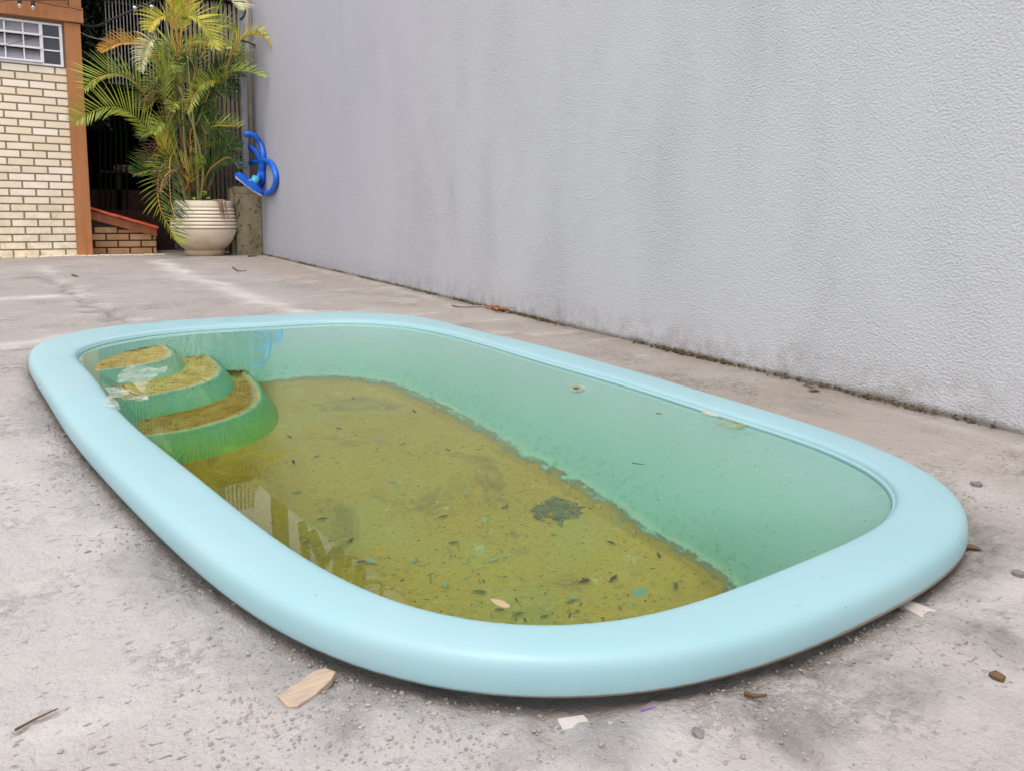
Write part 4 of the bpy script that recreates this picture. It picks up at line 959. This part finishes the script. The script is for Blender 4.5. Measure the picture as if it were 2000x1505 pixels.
# cement crumbs scattered round the rim
mb = MB(); rn = random.Random(11)
cl = [(gpt(u, v), s_) for u, v, s_ in ((430, 1130, .05), (560, 1290, .06), (500, 1210, .06), (640, 1330, .07), (720, 1370, .08), (560, 1400, .07), (250, 1050, .05), (180, 935, .06), (1700, 1230, .05), (1640, 1240, .04), (1470, 1370, .05), (840, 1440, .09), (980, 1440, .07), (140, 880, .05), (960, 1490, .08), (230, 620, .12), (380, 560, .2), (1860, 970, .04), (740, 600, .1), (1500, 1450, .08), (1870, 1300, .09), (620, 1480, .08))]
cnt = 0
while cnt < 5200:
    if rn.random() < .8:
        c, s_ = rn.choice(cl); x, y = c.x + rn.gauss(0, s_), c.y + rn.gauss(0, s_ * .8)
    else: x, y = rn.uniform(-1.0, 2.05), rn.uniform(.15, 5)
    if rn.random() < .22:
        kk = rn.randrange(NA); dd_ = RO[kk] + abs(rn.gauss(0, .02)) - .004; x, y = CX + dd_ * math.cos(ANG[kk]), CY + dd_ * math.sin(ANG[kk])
    if x > 2.07: continue
    k_ = int((math.atan2(y - CY, x - CX) + math.pi) / (2 * math.pi) * NA) % NA
    if math.hypot(x - CX, y - CY) < RO[k_] - .015: cnt += 0; continue
    r_ = min(.0055, .0006 + abs(rn.gauss(0, .0012))); blob(mb, (x, y, gh(x, y) + r_ * .1), r_, rn, .7, 5, rn.random()); cnt += 1
tag(mb.build('cement_crumbs', M_crumb), kind='stuff')

# ---------------------------------------------------------------- things in the water
WZ = .0455
def film(px, name, label, zf, seed, cat='plastic bag', n=14, thick=.01):
    rn = random.Random(seed); P = [Vector(onz(u, v, WZ)) for u, v in px]; c = sum(P, Vector()) / len(P); mb = MB(); rings_ = []
    K = 6; E = bez(P + [P[0]], len(P) * 4)[:-1]
    for k in range(K, 0, -1):
        s = k / K; rg_ = []
        for i, p in enumerate(E):
            q = c.lerp(p, s); h_ = mnoise.noise(Vector((q.x * 28, q.y * 28, seed))) * thick + zf(s); rg_.append((q.x, q.y, q.z + h_))
        rings_.append(rg_)
    mb.rings(rings_, cap1=True); o = mb.build(name, M_film, smooth=True); tag(o, label, cat); return o
film([(229, 738), (245, 722), (268, 716), (296, 718), (322, 718), (326, 725), (305, 738), (290, 752), (278, 770), (262, 752), (242, 752), (231, 748)], 'plastic_bag', 'crumpled clear whitish plastic bag floating over the middle pool step', lambda s: .004 + .008 * (1 - s), 3)
film([(204, 756), (225, 756), (250, 764), (280, 772), (290, 779), (270, 783), (238, 779), (220, 778), (212, 768)], 'plastic_wrap', 'thin clear plastic wrap with curled strings floating beside the left rim', lambda s: .002, 9, thick=.008)
pR = [onz(u, v, .064) for u, v in ((206, 780), (212, 772), (222, 775), (232, 790), (236, 800), (216, 796), (203, 794))]
mb = MB(); mb.add([(p[0], p[1], .0640 + .003 * (i % 2)) for i, p in enumerate(pR)], [tuple(range(len(pR)))]); tag(mb.build('plastic_scrap', M_film), 'small torn clear plastic scrap lying on the left rim', 'plastic scrap')
for px, lb in ((((240, 752), (252, 764), (268, 771), (284, 773)), 'curved dark stem floating against the plastic bag'), (((217, 753), (230, 755), (240, 753)), 'short dark stem left of the plastic bag'), (((220, 776), (226, 778), (232, 775)), 'short green stem floating nearest the left rim')):
    twig(px, .0018, M_ldry, lb, WZ + .003, 'stem', 'stem')
twig([(204, 757), (220, 758), (240, 764), (255, 762)], .0025, M_film, 'pale curled plastic string floating at the left rim', WZ + .003, 'plastic_string', 'string')
twig([(680, 664), (700, 663), (728, 666)], .0022, M_lp, 'pale thin twig floating at the far end of the pool', WZ, 'twig')
twig([(1281, 806), (1294, 808)], .0018, M_ldry, 'short brown twig floating near the right rim', WZ); twig([(1235, 903), (1247, 905), (1259, 906)], .0012, M_ldry, 'thin dark forked twig floating in the middle right of the water', WZ)
gleaf(396, 741, .028, .4, M_lp, 'tiny white scrap floating over the second step', WZ, 'scrap', 'scrap')
def pleaf(px, m, label, z=WZ):
    P = [Vector(onz(u, v, z)) for u, v in px]; c = sum(P, Vector()) / len(P); mb = MB(); n = len(P)
    mb.rings([[(p.x, p.y, p.z - .0005) for p in P], [(p.x, p.y, p.z + .0008) for p in P], [(*(p.lerp(c, .5))[:2], p.z + .0035) for p in P]], cap1=True); o = mb.build('fallen_leaf', m); tag(o, label, 'leaf'); return o
pleaf([(956, 1169), (966, 1171), (985, 1174), (996, 1181), (996, 1186), (982, 1186), (968, 1180)], leafmat('pink_leaf', (.55, .38, .20), (.72, .56, .36)), 'pinkish yellow elongated leaf floating near the front rim')
pleaf([(1370, 805), (1382, 803), (1398, 806), (1420, 812), (1402, 813), (1384, 810)], leafmat('pale_pink_petal', (.62, .50, .42), (.78, .66, .58)), 'pale pink pointed leaf stuck against the far right rim')
mb = MB(); rn = random.Random(6)
for i in range(16):
    u = rn.uniform(1418, 1465); v = 812 + (u - 1405) * .30; P = [onz(u, v, WZ + .002), onz(u - rn.uniform(8, 22), v + rn.uniform(2, 8), WZ + .003), onz(u - rn.uniform(20, 40), v + rn.uniform(2, 12), WZ + .002)]; mb.tube(bez(P, 4), .0007, 3)
tag(mb.build('feather', M_lp), 'wispy pale feather floating against the far right rim', 'feather')
# specks of pollen and dust on the water film
mb = MB(); rn = random.Random(13); cnt = 0
while cnt < 700:
    u = rn.uniform(300, 1740); v = rn.uniform(640, 1210); p = onz(u, v, WZ); k_ = int((math.atan2(p[1] - CY, p[0] - CX) + math.pi) / (2 * math.pi) * NA) % NA
    if math.hypot(p[0] - CX, p[1] - CY) > RI[k_] - .02: continue
    r_ = abs(rn.gauss(0, .0008)) + .0004; a = rn.uniform(0, 6); mb.add([(p[0] + r_ * math.cos(a + q) * (1 + q * .2), p[1] + r_ * math.sin(a + q), .0456) for q in (0, 1.6, 3.1, 4.7)], [(0, 1, 2, 3)], rn.random()); cnt += 1
tag(mb.build('floating_specks', M_ldry), kind='stuff')
# leaves lying on the pool floor
M_bl1 = leafmat('sunken_dark_leaf', (.12, .17, .08), (.22, .25, .10), .9); M_bl2 = leafmat('sunken_pale_leaf', (.30, .42, .24), (.45, .58, .36), .9)
sunk = [(688, 780, .06, 1), (590, 960, .05, 0), (735, 857, .05, 2), (812, 806, .06, 1), (625, 888, .05, 1), (575, 905, .05, 1), (855, 1010, .05, 1), (690, 1050, .035, 1), (718, 1094, .05, 1), (735, 1098, .05, 2), (805, 1098, .045, 2), (995, 985, .055, 0), (947, 1020, .04, 2), (910, 966, .035, 2), (1080, 1012, .06, 0), (1110, 995, .045, 0), (1065, 985, .05, 0), (1010, 1175, .03, 1),
        (950, 1155, .05, 0), (985, 1190, .035, 0), (958, 1095, .04, 2), (1130, 1137, .05, 1), (1205, 1122, .05, 1), (1322, 1136, .05, 0), (1290, 1090, .04, 1), (1110, 1168, .04, 2), (1150, 1135, .035, 1), (1185, 1055, .04, 1), (870, 1135, .035, 2), (1000, 1200, .045, 0), (875, 1060, .045, 1), (640, 1010, .045, 1), (760, 940, .04, 2), (560, 850, .05, 1), (655, 835, .05, 1), (880, 880, .045, 1), (780, 870, .05, 1), (1055, 1205, .035, 0)]
rn = random.Random(21)
def where(u, v):
    marks = {'the lowest step': (520, 850), 'the matted dark patch': (1080, 1000), 'the pinkish floating leaf': (976, 1178), 'the truss reflection': (660, 1090), 'the round return fitting': (1130, 758), 'the right slope of the basin': (1250, 1060), 'the far end of the floor': (700, 755), 'the middle of the floor': (850, 930), 'the front rim': (1120, 1215)}
    return min(marks, key=lambda k: math.hypot(marks[k][0] - u, (marks[k][1] - v) * 1.4))
ordn = ['nearest', 'second nearest', 'third nearest', 'fourth nearest', 'fifth nearest', 'sixth nearest', 'seventh nearest', 'eighth nearest', 'ninth nearest']
marks_ = {'the lowest step': (520, 850), 'the matted dark patch': (1080, 1000), 'the pinkish floating leaf': (976, 1178), 'the truss reflection': (660, 1090), 'the round return fitting': (1130, 758), 'the right slope of the basin': (1250, 1060), 'the far end of the floor': (700, 755), 'the middle of the floor': (850, 930), 'the front rim': (1120, 1215)}
lab = {}
for kd_ in range(3):
    for mk, (mu, mv) in marks_.items():
        g_ = sorted([q for q in sunk if q[3] == kd_ and where(q[0], q[1]) == mk], key=lambda q: math.hypot(mu - q[0], mv - q[1]))
        for i_, q in enumerate(g_): lab[(q[0], q[1])] = ('dark green', 'brown', 'pale green')[kd_] + ' sunken leaf ' + (ordn[i_] if len(g_) > 1 else 'close') + ' to ' + mk
for (u, v, L_, kd) in sunk:
    p = refr(u, v, ZB + .008); mb = MB(); rot = rn.uniform(0, 6.28); cl_ = rn.uniform(-.1, .3)
    leaf(mb, (0, 0, 0), (math.cos(rot), math.sin(rot), .12), L_ * .55, L_ * (.085 if kd < 2 else .14), (0, 0, 1), cl_, rn.random())
    o = mb.build('sunken_leaf', (M_bl1, M_ldry, M_bl2)[kd], smooth=True); o.location = p
    tag(o, lab[(u, v)], 'leaf', 'sunken leaves on the pool floor')
mb = MB()
for i in range(420):
    u = rn.uniform(520, 1400); v = rn.uniform(790, 1215); p = refr(u, v, ZB + .004); k_ = int((math.atan2(p[1] - CY, p[0] - CX) + math.pi) / (2 * math.pi) * NA) % NA
    if math.hypot(p[0] - CX, p[1] - CY) > RB[k_] - .05 or (p[0] < .6 and p[1] > 1.9): continue
    a_ = rn.uniform(0, 6.28); leaf(mb, p, (math.cos(a_), math.sin(a_), rn.uniform(-.1, .3)), rn.uniform(.006, .018), rn.uniform(.0008, .0024), (0, 0, 1), rn.uniform(-.3, .6), rn.random())
tag(mb.build('sediment_flakes', leafmat('flake', (.22, .15, .03), (.66, .60, .26), .9)), kind='stuff')
mb = MB()
for i in range(260):
    a_ = rn.uniform(0, 6.28); q_ = math.sqrt(rn.random()); u = 1088 + 45 * q_ * math.cos(a_); v = 992 + 20 * q_ * math.sin(a_) + (12 if i % 4 == 0 else 0); p = refr(u, v, ZB + .004)
    leaf(mb, p, (math.cos(a_ * 3), math.sin(a_ * 3), .05), rn.uniform(.008, .024), rn.uniform(.002, .005), (0, 0, 1), .1, rn.random())
tag(mb.build('debris_mat', leafmat('slate_algae', (.24, .24, .10), (.38, .37, .17), .9)), 'dark grey green matted patch on the pool floor beside the right slope', 'debris')
# dark matted debris on the treads against the far wall
for (u0, u1, v0, z_, lb, m_) in ((332, 398, 690, -.183, 'dark green matted debris at the back of the second pool step', M_ld), (432, 478, 726, -.303, 'dark green matted debris at the back of the lowest pool step', M_ld), (215, 300, 682, -.058, 'brown rotted leaf mat at the back of the top pool step', M_ldry)):
    mb = MB()
    for i in range(90):
        u = rn.uniform(u0, u1); v = v0 - (u - u0) * (.05 if z_ < -.1 else .12) + abs(rn.gauss(0, 4)); p = refr(u, v, z_ + .004); leaf(mb, p, (rn.uniform(-1, 1), rn.uniform(-.4, .4), .05), rn.uniform(.01, .03), .003, (0, 0, 1), .1, rn.random())
    tag(mb.build('debris_mat', m_), lb, 'debris')
